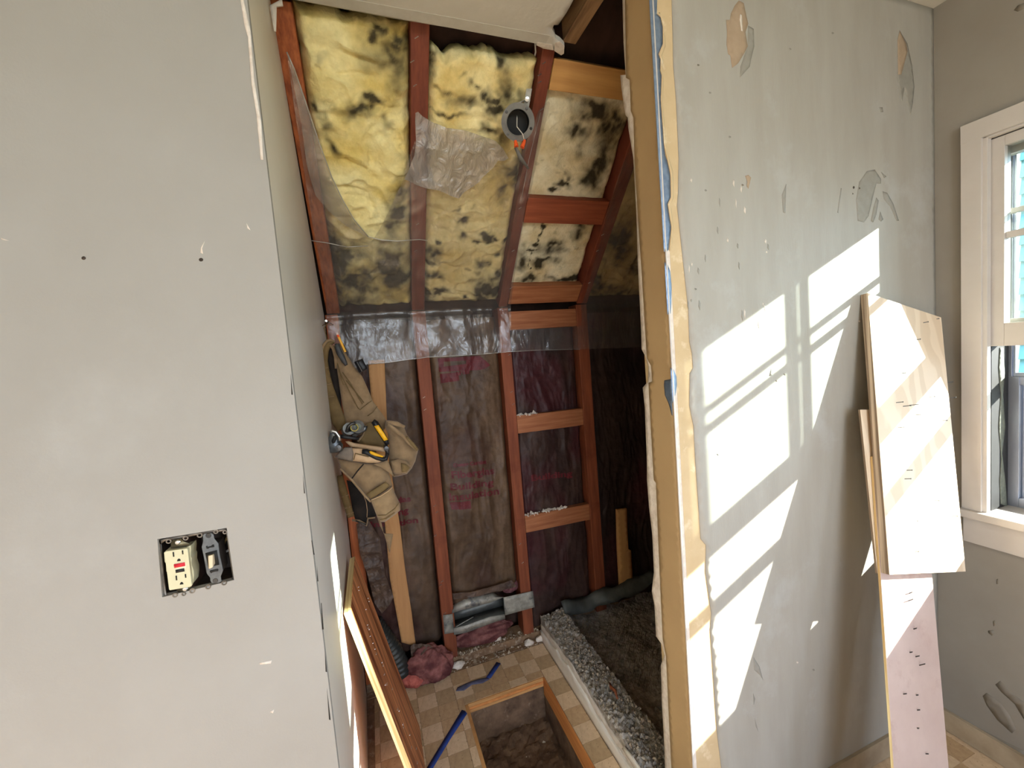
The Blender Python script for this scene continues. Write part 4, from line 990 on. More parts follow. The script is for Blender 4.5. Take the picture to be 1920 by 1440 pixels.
# ------------------------------------------------------------------ shower curb, mortar bed, liner
c0 = thing('shower_curb', 'low broken mortar curb with a white side board', 'curb', (.76, 1.45, 0))
nx, ny = 34, 190
u, v = np.meshgrid(np.linspace(0, 1, nx), np.linspace(0, 1, ny)); u, v = u.ravel(), v.ravel()
y = .99+(1.90-.99)*v
jag = .012*(fbm(np.stack([y*0, y, y*0], 1), 26, 4, 5)-.5)
x = .700 + .132*u + jag*(u > .9) - .006*(u < .02)*fbm(np.stack([y*0+3, y, y*0], 1), 40, 3, 6)
Q = np.stack([x, y, y*0], 1)
h = .108 + .034*(fbm(Q, 22, 4, 7)-.5) + .020*(fbm(Q, 90, 2, 9)-.5) + .012*v
h = np.where(u > .97, h-.012, h)
W = np.stack([x, y, h], 1); n = len(W)
f = [[j*nx+i, j*nx+i+1, (j+1)*nx+i+1, (j+1)*nx+i] for j in range(ny-1) for i in range(nx-1)]
ring = list(range(nx)) + [j*nx+nx-1 for j in range(1, ny)] + [(ny-1)*nx+i for i in range(nx-2, -1, -1)] + [j*nx for j in range(ny-2, 0, -1)]
Bk = W[ring].copy(); Bk[:,2] = .0
f += [[ring[i], n+i, n+(i+1) % len(ring), ring[(i+1) % len(ring)]] for i in range(len(ring))]
obj('mortar_body', np.vstack([W, Bk]), f, mortar_m, c0)
LPc = LP(.6999); LPn = Plane((.6999, 0, 0), -Y_, Z_)
yy = np.linspace(1.895, .99, 24)
topz = .062 + .014*np.sin(yy*9) + .012*rng.random(24)
topz2 = topz + .026 + .012*rng.random(24)
pillow('side_board', [(-1.895,.001), (-.99,.001)] + [(-a, b) for a, b in zip(yy[::-1], topz[::-1])], Plane((.694,0,0), -Y_, Z_), .006, 0, curbface_m, c0, step=.02)['label'] = 'white side board'
pillow('side_board_backing', [(-1.895,.05), (-.99,.05)] + [(-a, b) for a, b in zip(yy[::-1], topz2[::-1])], Plane((.6975,0,0), -Y_, Z_), .0035, 0, gypsum, c0, step=.02)
pillow('side_board', [(-1.16,.09),(-.99,.088),(-.99,.118),(-1.10,.120),(-1.15,.108)], Plane((.690,0,0), -Y_, Z_), .004, 0, curbface_m, c0, step=.02)
def crumbs(name, region, n, rmin, rmax, zf, mt, parent=None, seed=1):
    r_ = np.random.default_rng(seed); m_ = MB(); base = np.array([[1,0,-.5],[-.5,.87,-.5],[-.5,-.87,-.5],[0,0,1]])
    x0, x1, y0, y1 = region
    for _ in range(n):
        x, y = r_.uniform(x0, x1), r_.uniform(y0, y1); r = rmin*(rmax/rmin)**(r_.random()**2)
        V = np.vstack([base, base[:3]*.8+A(.1,.1,.9)])*(r*(.6+.8*r_.random((7,3))))
        th = r_.uniform(0, 6.28); R_ = np.array([[math.cos(th),-math.sin(th),0],[math.sin(th),math.cos(th),0],[0,0,1]])
        V = V @ R_.T; z = zf(x, y); V = V + A(x, y, z - V[:,2].min()*.5)
        m_.add(V, [[0,1,5,4],[1,2,6,5],[2,0,4,6],[4,5,3],[5,6,3],[6,4,3],[0,2,1]])
    return m_.obj(name, mt, parent)
kt = lambda x, y: .108 + .012*(y-.99)/.91 + .01
o = crumbs('crumbs', (.708, .825, 1.0, 1.89), 420, .0022, .0085, lambda x, y: kt(x, y)-.006, crumb_m, c0, 4); o['kind'] = 'stuff'
o = crumbs('crumbs', (.708, .825, 1.0, 1.89), 380, .002, .009, lambda x, y: kt(x, y)-.007, mortar_m, c0, 14); o['kind'] = 'stuff'
MB().tube([(.765,1.30,.130),(.772,1.325,.140),(.770,1.35,.134),(.778,1.375,.131)], [.004,.006,.007,.003], 8).obj('rust_scrap', M('rusty_metal', C(150,84,50), C(96,52,36), scale=60, rough=.8), c0, smooth=True)
gx, gy = np.meshgrid(np.linspace(.832, 1.75, 130), np.linspace(.985, 2.0, 150))
Pp = np.stack([gx.ravel(), gy.ravel(), gx.ravel()*0], 1)
wire = .006*((np.abs(((Pp[:,0]+Pp[:,1])*40) % 1-.5) < .14) | (np.abs(((Pp[:,0]-Pp[:,1])*40) % 1-.5) < .14))
hz = .012 + .035*(fbm(Pp, 6, 3, 2)-.4) + .018*(fbm(Pp, 30, 4, 4)-.4) + .5*wire*(fbm(Pp, 4, 2, 8) > .45) + .10*np.clip((Pp[:,1]-1.86)/.14, 0, 1)**1.5*fbm(Pp, 12, 3, 12) + .04*np.clip((.90-Pp[:,0])/.07, 0, 1)
Pp[:,2] = np.maximum(hz, .001)
q = [[j*130+i, j*130+i+1, (j+1)*130+i+1, (j+1)*130+i] for j in range(149) for i in range(129)]
struct('trim_mortar_bed', Pp, q, pan_m, smooth=False)
o = crumbs('crumbs', (.86, 1.5, 1.0, 1.97), 500, .002, .011, lambda x, y: .016, pan_m, None, 8); tag(o, 'dark mortar crumbs strewn over the shower bed', 'rubble', kind='stuff')
# liner turned up at the back of the pan
rows = []
for k, (dz, dy) in enumerate(((0,-.02),(.022,-.012),(.05,.008),(.062,.03))):
    P = []
    for t in np.linspace(0, 1, 30):
        px, py = np.interp(t, [0,.2,.5,.75,1], [1058,1095,1140,1178,1226]), np.interp(t, [0,.2,.5,.75,1], [1140,1130,1112,1102,1074])
        b = YP(1.872+.016*math.sin(t*7)).at((px, py+14))
        P.append(b + A(0, dy + .008*math.sin(t*21+k), dz*(.75+.3*math.sin(t*9+1)**2) + .003*math.sin(t*40+k*2)))
    rows.append(P)
o = ribbon(rows, 'pan_liner', liner_m, None, .002); tag(o, 'grey sheet liner turned up along the back of the shower bed', 'liner')
_bl = [o for o in COL.objects if o.name.startswith('blocking')]
for o_, z_, xa, xb, n_ in ((_bl[4], 1.163, .668, .775, 60), (_bl[5], .650, .666, .900, 130)):
    c_ = crumbs('crumbs', (xa, xb, 1.909, 1.936), n_, .003, .012, lambda x, y, z_=z_: z_-.001, gypsum, o_, int(z_*100)); c_['kind'] = 'stuff'
# ------------------------------------------------------------------ rubble and tape on the alcove floor
o = crumbs('crumbs', (-.02, .68, 1.862, 1.93), 520, .0018, .009, lambda x, y: .001 if y < 1.904 else .041, crumb_m, None, 2); tag(o, 'white plaster crumbs along the bottom plate', 'rubble', kind='stuff')
o = crumbs('crumbs', (.22, .60, 1.20, 1.63), 150, .003, .012, lambda x, y: -.225, crumb_m, None, 6); tag(o, 'bits of debris lying in the open floor hole', 'rubble', kind='stuff')
for i, (p, r, lab) in enumerate((((992,1209), .022, 'pale plaster chunk on the tiles by the curb end'), ((1004,1178), .020, 'jagged plaster chunk against the third stud foot'), ((1016,1166), .016, 'plaster chunk touching the far curb corner'), ((853,1228), .026, 'tan plaster chunk at the foot of the second stud'), ((930,1192), .016, 'small pale chunk on the bottom plate below the duct'))):
    q = ZP(.002 if p[1] > 1195 else .03).at(p)
    if i == 4: q = A(.47, 1.93, .042)
    q[1] = min(q[1], 1.885) if i != 4 else q[1]
    o = lump('plaster_chunk', (q[0], q[1], (.001 if i != 4 else .041)+r*.55), (r*1.2, r*.8, r*.7), 40+i, None, gypsum, amp=.9, sub=2, fsc=1.3)
    for pl_ in o.data.polygons: pl_.use_smooth = False
    tag(o, lab, 'rubble', 'plaster chunks on the alcove floor')
o = MB().box((-.158, 1.869, .0), (.69, 1.9045, .004)).obj('cut_edge', plate_m, floor)
# masking tape
ZF = ZP(.0026)
o = ppx('masking_tape', [(872,1333),(866,1331),(800,1440),(770,1490),(782,1492),(812,1440),(845,1385),(876,1338)], ZF, .0004, 0, tape_m, None, step=.03); tag(o, 'long strip of blue masking tape beside the floor hole', 'tape')
t0 = thing('masking_tape', 'short kinked strip of blue tape beyond the hole, one half dusty', 'tape', ZF.at((905,1275)))
ppx('tape_end', [(931,1241),(939,1244),(920,1272),(911,1271)], ZF, .0004, 0, tape_m, t0, step=.03)
ppx('dusty_tape', [(855,1296),(858,1289),(880,1279),(900,1273),(911,1271),(919,1273),(905,1281),(885,1284),(870,1295)], ZF, .0012, .003, tape2_m, t0, step=.008, wob=.002)['label'] = 'dust covered grey-blue half of the tape'

# ------------------------------------------------------------------ leaning boards
# red-brown plywood offcut against the return wall
ez = A(-.142-.027, 0, .756); L_ = np.linalg.norm(ez); ez /= L_
ey = A(ez[2], 0, -ez[0])
rb = board('plywood_board', A(.024, 1.635, .001), -Y_, ey, ez, (.365, .021, L_-.002), (fir_face, fir_edge),
           label='red-brown plywood offcut with staples leaning on the return wall', cat='board', bev=.001)
def on_rb(u, v, off=0.0):  # u along depth from the far edge, v up
    return A(.024, 1.635, .001) - Y_*u + ey*(.021+off) + ez*v
rnd = random.Random(5)
rbpl = Plane(A(.024, 1.635, .001)+ey*.021, -Y_, ez); rbpl.n = ey
for (px, py) in [(672,1101),(673,1107),(690,1122),(692,1128),(686,1143),(689,1172),(690,1177),(692,1180),(694,1193),(699,1206),(703,1217),(705,1226),(716,1242),(718,1248),(720,1265),(722,1284),(725,1283),(735,1292),(745,1330),(748,1333),(755,1358),(756,1363),(768,1378),(771,1402),(780,1404),(782,1430)]:
    d = RM.T @ np.array([(px-960)/F, (py-720)/F, 1.0])
    t = ((rbpl.o-CAM) @ ey)/(d @ ey); p = CAM+d*t
    if not (1.29 < p[1] < 1.62 and .03 < p[2] < .73): continue
    dr = -Y_*.9 + ez*(.25+.3*rnd.random())
    staple(p+ey*.001, dr, ey, .013, .0008, steel_m, rb, .002)
# pale plywood and the narrow pinkish board by the window
TL3, BL3, TR3 = YP(.838).at((1627,548)), YP(.70).at((1668,1078)), WP(1.785).at((1765,595))
nf = np.cross(TR3-TL3, TL3-BL3); nf /= np.linalg.norm(nf)
if nf[1] > 0: nf = -nf
e1 = np.cross(Z_, nf); e1 /= np.linalg.norm(e1)
if e1[0] < 0: e1 = -e1
e2 = np.cross(nf, e1)
pf = Plane(TL3, e1, e2)
def quad_board(name, plane, px, t, mats, label):
    BL, BR, TL_, TR_ = [plane.px(p) for p in px]
    sh = [(BL[0],0,BL[1]),(BR[0],0,BR[1]),(BR[0],t,BR[1]),(BL[0],t,BL[1]),(TL_[0],0,TL_[1]),(TR_[0],0,TR_[1]),(TR_[0],t,TR_[1]),(TL_[0],t,TL_[1])]
    return board(name, plane.o, plane.e1, -plane.n, plane.e2, (1,1,1), mats, label=label, cat='board', shape=sh, bev=.0008)
pb_ = quad_board('plywood_board', pf, [(1668,1078),(1811,1072),(1627,549),(1765,595)], .020, (ply_face, ply_edge), 'pale plywood sheet with slanted top leaning beside the window')
pk = Plane(pf.o - nf*.0205, e1, e2)
zb = (0.002-pk.o[2])/e2[2]
tl, bl0, br0 = pk.px((1620,860)), pk.px((1676,1440)), pk.px((1779,1440)); tr = pk.px((1735,900))
tm, bm_ = pk.px((1652,1088)), pk.px((1748,1080))
# continue both long edges to the floor
def toz(a, b, z): return a + (b-a)*((z-a[1])/(b[1]-a[1]))
BLp, BRp = toz(tm, bl0, zb), toz(bm_, br0, zb); TLp, TRp = toz(tm, bl0, tl[1]), toz(bm_, br0, tl[1])
t = .007
sh = [(BLp[0],0,BLp[1]),(BRp[0],0,BRp[1]),(BRp[0],t,BRp[1]),(BLp[0],t,BLp[1]),(TLp[0],0,TLp[1]),(TRp[0],0,TRp[1]),(TRp[0],t,TRp[1]),(TLp[0],t,TLp[1])]
pkb = board('hardboard_strip', pk.o, e1, -nf, e2, (1,1,1), (pink_board, fir_edge), label='narrow pinkish board standing on the floor behind the pale plywood', cat='board', shape=sh, bev=.0006)
th = Plane(pf.o - nf*.0285, e1, e2)  # hidden width of this sheet is added to block stray sun
a_, b_ = th.px((1613,768)), th.px((1647,1090)); rb_, rt_ = th.px((1806,1066)), th.px((1778,768))
zt_ = a_[1]; zl_ = th.px((1655,1072))[1]
t = .006
bl_ = toz(a_, b_, zl_)[0]
sh = [(bl_,0,zl_),(rb_[0],0,rb_[1]),(rb_[0],t,rb_[1]),(bl_,t,zl_),(a_[0],0,zt_),(rt_[0],0,rt_[1]),(rt_[0],t,rt_[1]),(a_[0],t,zt_)]
board('plywood_board', th.o, e1, -nf, e2, (1,1,1), (ply_face, ply_edge), label='thin plywood sheet behind the pale one, left edge showing, hidden width added to block sun', cat='board', shape=sh, bev=.0005)
def nail(plane, px, ln, parent, d=None, r=.0011):
    p = plane.at(px); d = plane.n if d is None else d/np.linalg.norm(d)
    MB().tube([p-plane.n*.001, p+d*ln], r, 6).add(*( [[p+d*ln+q for q in (A(.002,0,.002),A(-.002,0,.002),A(-.002,0,-.002),A(.002,0,-.002))], [[0,1,2,3]]])).obj('nail', dsteel, parent)
for px, ln in (((1680,755),.016),((1693,762),.018),((1705,760),.020),((1716,778),.012),((1683,802),.014),((1740,745),.016),((1766,789),.012),((1700,882),.012),((1696,898),.014),((1785,968),.012),((1752,939),.010),((1714,977),.008),((1717,1034),.006),((1731,605),.012),((1756,598),.006),((1718,637),.010),((1690,700),.010),((1777,717),.012),((1783,746),.012)):
    nail(pf, px, ln, pb_, pf.n + e1*.9)
for px, ln in (((1705,1113),.012),((1704,1127),.016),((1713,1180),.010),((1706,1224),.008),((1717,1232),.012),((1724,1248),.018),((1694,1302),.010),((1718,1304),.006),((1720,1332),.008),((1720,1366),.005),((1736,1414),.008)):
    nail(pk, px, ln, pkb, pk.n + e2*.8, .0013)

# ------------------------------------------------------------------ tool belt and the tools in it
tb_ = thing('tool_belt', 'tan suede tool belt with pouches hanging in the left corner', 'tool belt', (-.09, 1.68, .85))
def za(ps): return [(560+x/7.2, 580+y/7.2) for x, y in ps]
def zbm(ps): return [(580+x/6, 760+y/6) for x, y in ps]
nl = thing('nail', 'long steel nail the tool belt hangs from, left stud', 'nail', (-.130, 1.86, 1.655))
MB().tube([(-.128,1.905,1.657),(-.140,1.72,1.655)], .0022, 8).lathe([(0,0),(.0045,0),(.0045,.0015),(0,.0015)], (-.140,1.72,1.655), (0,-1,0), 10).obj('nail_shank', steel_m, nl, smooth=False)
MB().tube([(-.136,1.76,1.657), YP(1.70).at((608,615)), YP(1.69).at((614,640))], .0018, 5).obj('hanging_cord', canvas_d, tb_, smooth=True)
MB().tube([(-.134,1.76,1.656), YP(1.72).at((597,615)), YP(1.69).at((598,640))], .0016, 5).obj('hanging_cord', canvas_d, tb_, smooth=True)
Yb = 1.66
# black lining seen through the folded belt
ppx('lining', za([(400,500),(480,560),(520,800),(560,1050),(590,1440),(560,1440),(450,1000),(395,700)]), YP(Yb+.01), .004, .0, black_cl, tb_, step=.02)
# folded padded belt: outer edge, loop and left tail
def strap(name, px, wid, y0, mt, thick=.008, yy=None, par=tb_, bulge=.006):
    """flat padded strap following pixel centre points, width in pixels"""
    n = len(px); w_ = wid if hasattr(wid, '__len__') else [wid]*n
    L, R = [], []
    for i in range(n):
        a, b = np.array(px[max(i-1,0)], float), np.array(px[min(i+1,n-1)], float)
        t = (b-a)/np.linalg.norm(b-a); nn = np.array([-t[1], t[0]])
        L.append(tuple(np.array(px[i])+nn*w_[i]/2)); R.append(tuple(np.array(px[i])-nn*w_[i]/2))
    return ppx(name, L + R[::-1], YP(y0), thick, bulge, mt, par, step=.009, rim=.008)
strap('belt_edge', za([(285,745),(300,600),(335,490),(385,425),(440,415),(490,440)]), [3,4.5,5,5,5,3], Yb-.012, canvas, bulge=.006)
strap('belt_strap', za([(470,430),(400,470),(360,560),(345,700),(370,900),(410,1080),(465,1260),(520,1440)]) + zbm([(330,170),(370,270)]), [8,12,13,14,16,19,22,25,26,18], Yb-.004, canvas_d, bulge=.010)
for p in ((345,795),(395,1010),(425,1180)):
    strap('seam', za([(p[0]-40,p[1]+10),(p[0]+50,p[1]-8)]), 1.2, Yb-.022, canvas, thick=.002, bulge=.001)
strap('belt_edge', za([(420,480),(470,520),(500,640),(505,800)]), [5,7,7,4], Yb-.006, canvas, bulge=.006)
hol = ppx('holster_panel', za([(470,500),(500,455),(560,470),(640,600),(700,690),(740,760),(860,910),(950,1110),(1000,1240),(1060,1320),(1150,1440)]) + zbm([(860,160),(850,260),(780,330),(640,340),(560,330),(400,300),(395,150)]) + za([(610,1400),(560,1100),(515,790),(480,620)]), YP(Yb-.004), .006, .016, canvas, tb_, step=.01, rim=.03, wob=.004, wsc=14, seed=3)
for pts in (za([(520,720),(560,860),(690,1120),(800,1330)]), za([(800,1330),(830,1355),(910,1290)]), za([(590,850),(700,1000),(860,1280)]), za([(560,860),(600,1020),(640,1010)]), za([(910,1290),(985,1235)]), za([(640,960),(750,1090),(880,1260)])):
    P = [YP(Yb-.026).at(p) for p in pts]
    MB().tube(P, .0016, 5).obj('stitched_seam', canvas_d, hol, smooth=True)
strap('seam', za([(930,1440),(1000,1390),(1060,1310)]), 1.4, Yb-.024, canvas_d, thick=.002, bulge=.001)
Yp = 1.60
# right pouch
ppx('nail_pouch', zbm([(860,165),(960,190),(1060,230),(1100,330),(1170,420),(1222,495),(1205,560),(1190,620),(1150,700),(1095,765),(1000,790),(945,800),(925,760),(895,650),(900,480),(890,330),(850,240)]), YP(Yp), .012, .042, canvas, tb_, step=.009, rim=.030, wob=.006, wsc=16, seed=9)
strap('pouch_flap', zbm([(865,185),(980,205),(1075,240)]), [6,9,4], Yp-.045, canvas, bulge=.006)
strap('pouch_flap', zbm([(880,200),(960,270),(1050,340),(1140,430),(1215,510)]), [4,7,7,8,5], Yp-.052, canvas, bulge=.007)
strap('pouch_flap', zbm([(1090,350),(1160,430),(1218,500)]), [3,6,5], Yp-.066, canvas_d, bulge=.005)
ppx('hammer_loop', zbm([(915,625),(1000,605),(1090,625),(1140,680),(1100,765),(960,770),(930,740)]), YP(Yp-.050), .004, .012, canvas, tb_, step=.008, rim=.02)
ppx('loop_opening', zbm([(1030,650),(1085,660),(1130,700),(1095,745),(1040,750)]), YP(Yp-.063), .004, .0, canvas_d, tb_, step=.01)
strap('seam', zbm([(890,640),(915,720),(950,800)]), 2, Yp-.05, canvas_d, thick=.003, bulge=.002)
# inner wall of the open pouch
ppx('pouch_back', zbm([(535,410),(600,330),(650,200),(720,180),(860,330),(870,450),(840,480),(640,450)]), YP(Yp+.005), .006, .004, canvas_d, tb_, step=.012)
ppx('pouch_back', zbm([(535,400),(600,330),(640,215),(652,220),(612,340),(556,408)]), YP(Yp-.004), .006, .004, canvas, tb_, step=.01)
Yq = 1.50
# leather rims of the front pouch
ppx('leather_rim', zbm([(408,405),(440,398),(500,420),(690,450),(830,468),(868,522),(700,500),(560,478),(470,465)]), YP(Yq+.04), .010, .010, leather, tb_, step=.009, rim=.012)
ppx('leather_rim', zbm([(480,480),(600,485),(640,530),(860,560),(840,610),(800,648),(640,640),(490,622),(290,580),(340,530)]), YP(Yq), .008, .012, leather, tb_, step=.009, rim=.02, wob=.004, wsc=22)
strap('seam', zbm([(500,612),(520,540),(600,560),(668,578)]), 2, Yq-.022, canvas_d, thick=.002, bulge=.001)
ppx('pouch_side', zbm([(285,578),(345,520),(400,470),(480,470),(500,540),(490,622),(380,600)]), YP(Yq-.004), .010, .010, M('grey_worn_leather', C(132,120,108), C(108,98,88), scale=18, rough=.8), tb_, step=.01)
ppx('front_pouch', zbm([(325,595),(400,605),(490,625),(620,650),(760,655),(840,640),(890,740),(915,830),(935,900),(700,1050),(620,1000),(480,840),(360,720)]), YP(Yq+.02), .012, .030, canvas, tb_, step=.009, rim=.03, wob=.006, wsc=18, seed=21)
strap('seam', zbm([(470,835),(540,740),(610,660)]), 2.2, Yq-.020, black_cl, thick=.003, bulge=.001)
strap('belt_edge', zbm([(350,710),(480,835),(620,1005),(690,1080)]), [3,4,4,3], Yq-.016, canvas, bulge=.005)
ppx('pouch_mouth', zbm([(640,1000),(860,860),(905,900),(840,960),(700,1045)]), YP(Yq-.026), .003, .0, canvas_d, tb_, step=.01)
ppx('pouch_flap', zbm([(720,660),(880,615),(915,700),(945,790),(880,740),(800,690)]), YP(Yq-.010), .008, .010, canvas, tb_, step=.01)
cuf = ppx('cuff_pocket', zbm([(690,1050),(780,1010),(880,940),(925,905),(960,980),(1022,1110),(1020,1170),(960,1222),(850,1300),(800,1302),(760,1240),(720,1130)]), YP(Yq-.02), .010, .022, canvas, tb_, step=.009, rim=.022, wob=.003, wsc=22, seed=27)
for q in ([(700,1062),(800,1022),(890,962),(935,920)], [(765,1240),(860,1235),(960,1165),(1010,1095)], [(790,1290),(870,1270),(960,1205)]):
    strap('stitched_seam', zbm(q), 1.3, Yq-.046, canvas_d if q[0][0] > 750 else leather, thick=.0018, bulge=.0012, par=cuf)
# tail of the belt below the pouches
strap('belt_tail', zbm([(335,790),(365,880),(395,1000),(430,1120),(470,1250)]), [12,13,14,14,13], 1.64, canvas_d, bulge=.006)
for p in ((400,1020),(425,1150),(455,1215)): strap('seam', zbm([(p[0]-35,p[1]+12),(p[0]+45,p[1]-14)]), 1.3, 1.63, canvas, thick=.002, bulge=.001)
ppx('lining', zbm([(420,840),(480,860),(620,1010),(690,1090),(760,1240),(700,1260),(640,1330),(520,1300),(490,1180)]), YP(1.67), .004, .0, black_cl, tb_, step=.02)
MB().tube([YP(1.65).at(p) for p in zbm([(480,1290),(560,1300),(645,1345),(660,1270),(740,1262)])], [.004,.005,.006,.004,.003], 7).obj('buckle_strap', canvas, tb_, smooth=True)
MB().tube([YP(1.64).at(p) for p in zbm([(520,1298),(600,1330),(640,1342)])], .0028, 6).obj('buckle', dsteel, tb_, smooth=True)
ppx('torn_tail', zbm([(760,1245),(790,1270),(815,1330),(835,1440)]) + [(737,1001),(734,1018),(731,1037),(727,1026),(720,1000),(712,985)], YP(1.66), .003, .002, canvas, tb_, step=.01)
MB().tube([YP(1.62).at(p) for p in zbm([(610,1010),(640,1090),(652,1180),(648,1260)])], .0012, 5).obj('loose_thread', leather, tb_, smooth=True)
# tools
pc = thing('pencil', 'yellow pencil standing in the top of the tool belt', 'pencil', YP(Yb-.03).at((639,642)))
pa, pe = YP(Yb-.035).at((631.5,624)), YP(Yb-.03).at((647.5,660))
pd = pe-pa
MB().tube([pa+pd*.22, pe], .0042, 6).obj('pencil_barrel', pencil_m, pc)
MB().tube([pa+pd*.10, pa+pd*.22], .0042, 8).obj('ferrule', orange_m, pc)
MB().tube([pa, pa+pd*.10], .0040, 8).obj('eraser', M('worn_eraser', C(230,200,188), rough=.8), pc)
o = ppx('marker_pen', za([(492,468),(545,460),(575,540),(620,620),(665,745),(630,765),(590,720),(520,610),(500,540)]), YP(Yb-.022), .014, .004, M('charcoal_grip', C(62,62,62), C(50,50,52), scale=20, rough=.5), None, step=.008, rim=.006)
tag(o, 'charcoal marker tucked into the belt below the pencil', 'marker')
ck = thing('belt_clip', 'square black clip on the right edge of the tool belt', 'clip', YP(Yb-.02).at((677,685)))
ppx('clip_plate', za([(750,712),(860,664),(932,800),(820,857)]), YP(Yb-.022), .012, .0, black_m, ck, step=.02)
strap('clip_rib', za([(785,708),(855,838)]), 1.6, Yb-.036, M('grey_rib', C(90,90,90), rough=.5), thick=.002, bulge=.001, par=ck)
def pliers(label, pxs, y, rr, base):
    t_ = thing('pliers', label, 'pliers', YP(y).at(base))
    return t_
p1 = thing('pliers', 'yellow and black handled pliers sticking up out of the front pouch', 'pliers', YP(1.53).at((728,835)))
P = [YP(1.535).at(p) for p in zbm([(715,178),(742,200),(790,280),(830,345),(862,400),(880,440)])]
MB().tube(P, [.012,.0155,.0150,.0145,.0135,.010], 10, flat=.7).obj('handle_grip', black_m, p1, smooth=True)
P = [YP(1.522).at(p) for p in zbm([(735,232),(775,235),(835,330),(882,390),(845,398),(790,320)])]
_hg = [o for o in p1.children][-1]
ppx('handle_inlay', zbm([(728,232),(778,220),(840,310),(885,385),(840,398),(785,318)]), YP(1.524), .004, .004, yellow_m, _hg, step=.008, rim=.008)
MB().tube([YP(1.53).at(p) for p in zbm([(850,445),(870,480),(878,530),(870,570)])], [.010,.014,.012,.009], 10, flat=.6).obj('jaw', dsteel, p1, smooth=True)
MB().lathe([(0,.004),(.008,.003),(.009,0)], YP(1.515).at(zbm([(868,485)])[0]), (0,-1,0), 12).obj('pivot', dsteel, p1)
P = [YP(1.485).at(p) for p in zbm([(592,520),(640,522),(690,548),(760,585),(830,605),(862,600),(885,540)])]
MB().tube(P, [.011,.0145,.013,.013,.0125,.010,.007], 10, flat=.7).obj('handle_grip', black_m, p1, smooth=True)
_hg = [o for o in p1.children if o.name.startswith('handle_grip')][-1]
ppx('handle_inlay', zbm([(672,520),(690,512),(760,540),(832,568),(826,582),(745,568),(690,545)]), YP(1.474), .004, .004, yellow_m, _hg, step=.008, rim=.006)
p2 = thing('pliers', 'grey steel locking pliers jutting from the pouch toward the wall', 'pliers', YP(1.47).at((625,835)))
ppx('jaw', zbm([(235,290),(270,278),(330,320),(355,370),(350,400),(380,440),(375,500),(320,520),(240,525),(190,495),(185,440),(215,370),(232,330)]), YP(1.475), .016, .014, bsteel, p2, step=.008, rim=.012, wob=.004, wsc=40)
ppx('jaw_recess', zbm([(270,345),(300,335),(310,380),(290,420),(262,430),(250,400)]), YP(1.449), .003, .0, blk_flat, p2, step=.01)
MB().tube([YP(1.448).at(p) for p in zbm([(235,300),(262,288),(300,300),(335,350),(345,400)])], .0045, 8).obj('jaw_edge', steel_m, p2, smooth=True)
MB().lathe([(0,.006),(.010,.005),(.012,0)], YP(1.452).at(zbm([(325,478)])[0]), (0,-1,0), 14).obj('pivot', dsteel, p2)
MB().tube([YP(1.46).at(p) for p in zbm([(240,505),(250,440),(270,400)])], .0035, 6).obj('spring', dsteel, p2, smooth=True)
MB().tube([YP(1.49).at(p) for p in zbm([(340,345),(400,355),(470,365),(560,375)])], [.006,.007,.006,.005], 8).obj('handle_grip', black_m, p2, smooth=True)
for i, (cx, cy, r, lab, mt) in enumerate(((545, 240, .024, 'dark round tape measure with a brass tinted ring, deep in the pouch', dsteel), (450, 262, .022, 'dark round socket beside the tape ring deep in the pouch', bsteel))):
    c_ = YP(1.56).at((580+cx/6, 760+cy/6)); t_ = thing('socket', lab, 'socket', c_) if i else thing('tape_measure', lab, 'tape measure', c_)
    MB().lathe([(r*.55,0),(r,.0),(r,-.03),(r*.5,-.03),(r*.5,-.004)], c_, (.25,-.9,.3), 20).obj('socket_wall', mt, t_)
    MB().lathe([(r*.56,-.002),(0,-.006)], c_, (.25,-.9,.3), 16).obj('socket_bore', blk_flat if i else caulk_m, t_)
    if i == 0: MB().lathe([(r*.45,.004),(r*.58,.004),(r*.58,-.002),(r*.45,-.002)], c_ + A(-.012,-.004,-.002), (.25,-.9,.3), 18, closed=True).obj('brass_ring', M('brass_tint', C(150,136,70), rough=.4, metal=.7), t_)
o = MB().tube([YP(1.555).at(p) for p in zbm([(420,300),(440,235),(480,205),(520,200)])], .006, 8).obj('wrench', dsteel, smooth=True); tag(o, 'short dark wrench end behind the pouch rim', 'wrench')
o = MB().tube([YP(1.57).at(p) for p in zbm([(490,345),(560,300),(620,270),(632,230)])], .008, 8).obj('wrench', bsteel, smooth=True); tag(o, 'blue-grey wrench lying under the two sockets in the pouch', 'wrench')

# ------------------------------------------------------------------ open electrical box in the left wall
def zo(ps): return [(270+x/8, 960+y/8) for x, y in ps]
e0 = thing('wall_box', 'open metal double electrical box in the left wall, cover plate missing', 'electrical box', (-.325, .90, 1.10))
cen = sum(oq)/4
ins = [cen + (q-cen)*1.06 + A(0, .014, 0) for q in oq]
bk = [q + A(0, .060, 0) for q in ins]
m_ = MB()
m_.add(ins+bk, [[0,1,5,4],[1,2,6,5],[2,3,7,6],[3,0,4,7],[4,5,6,7]])
m_.obj('box_shell', boxdark, e0)
PB = YP(.866)
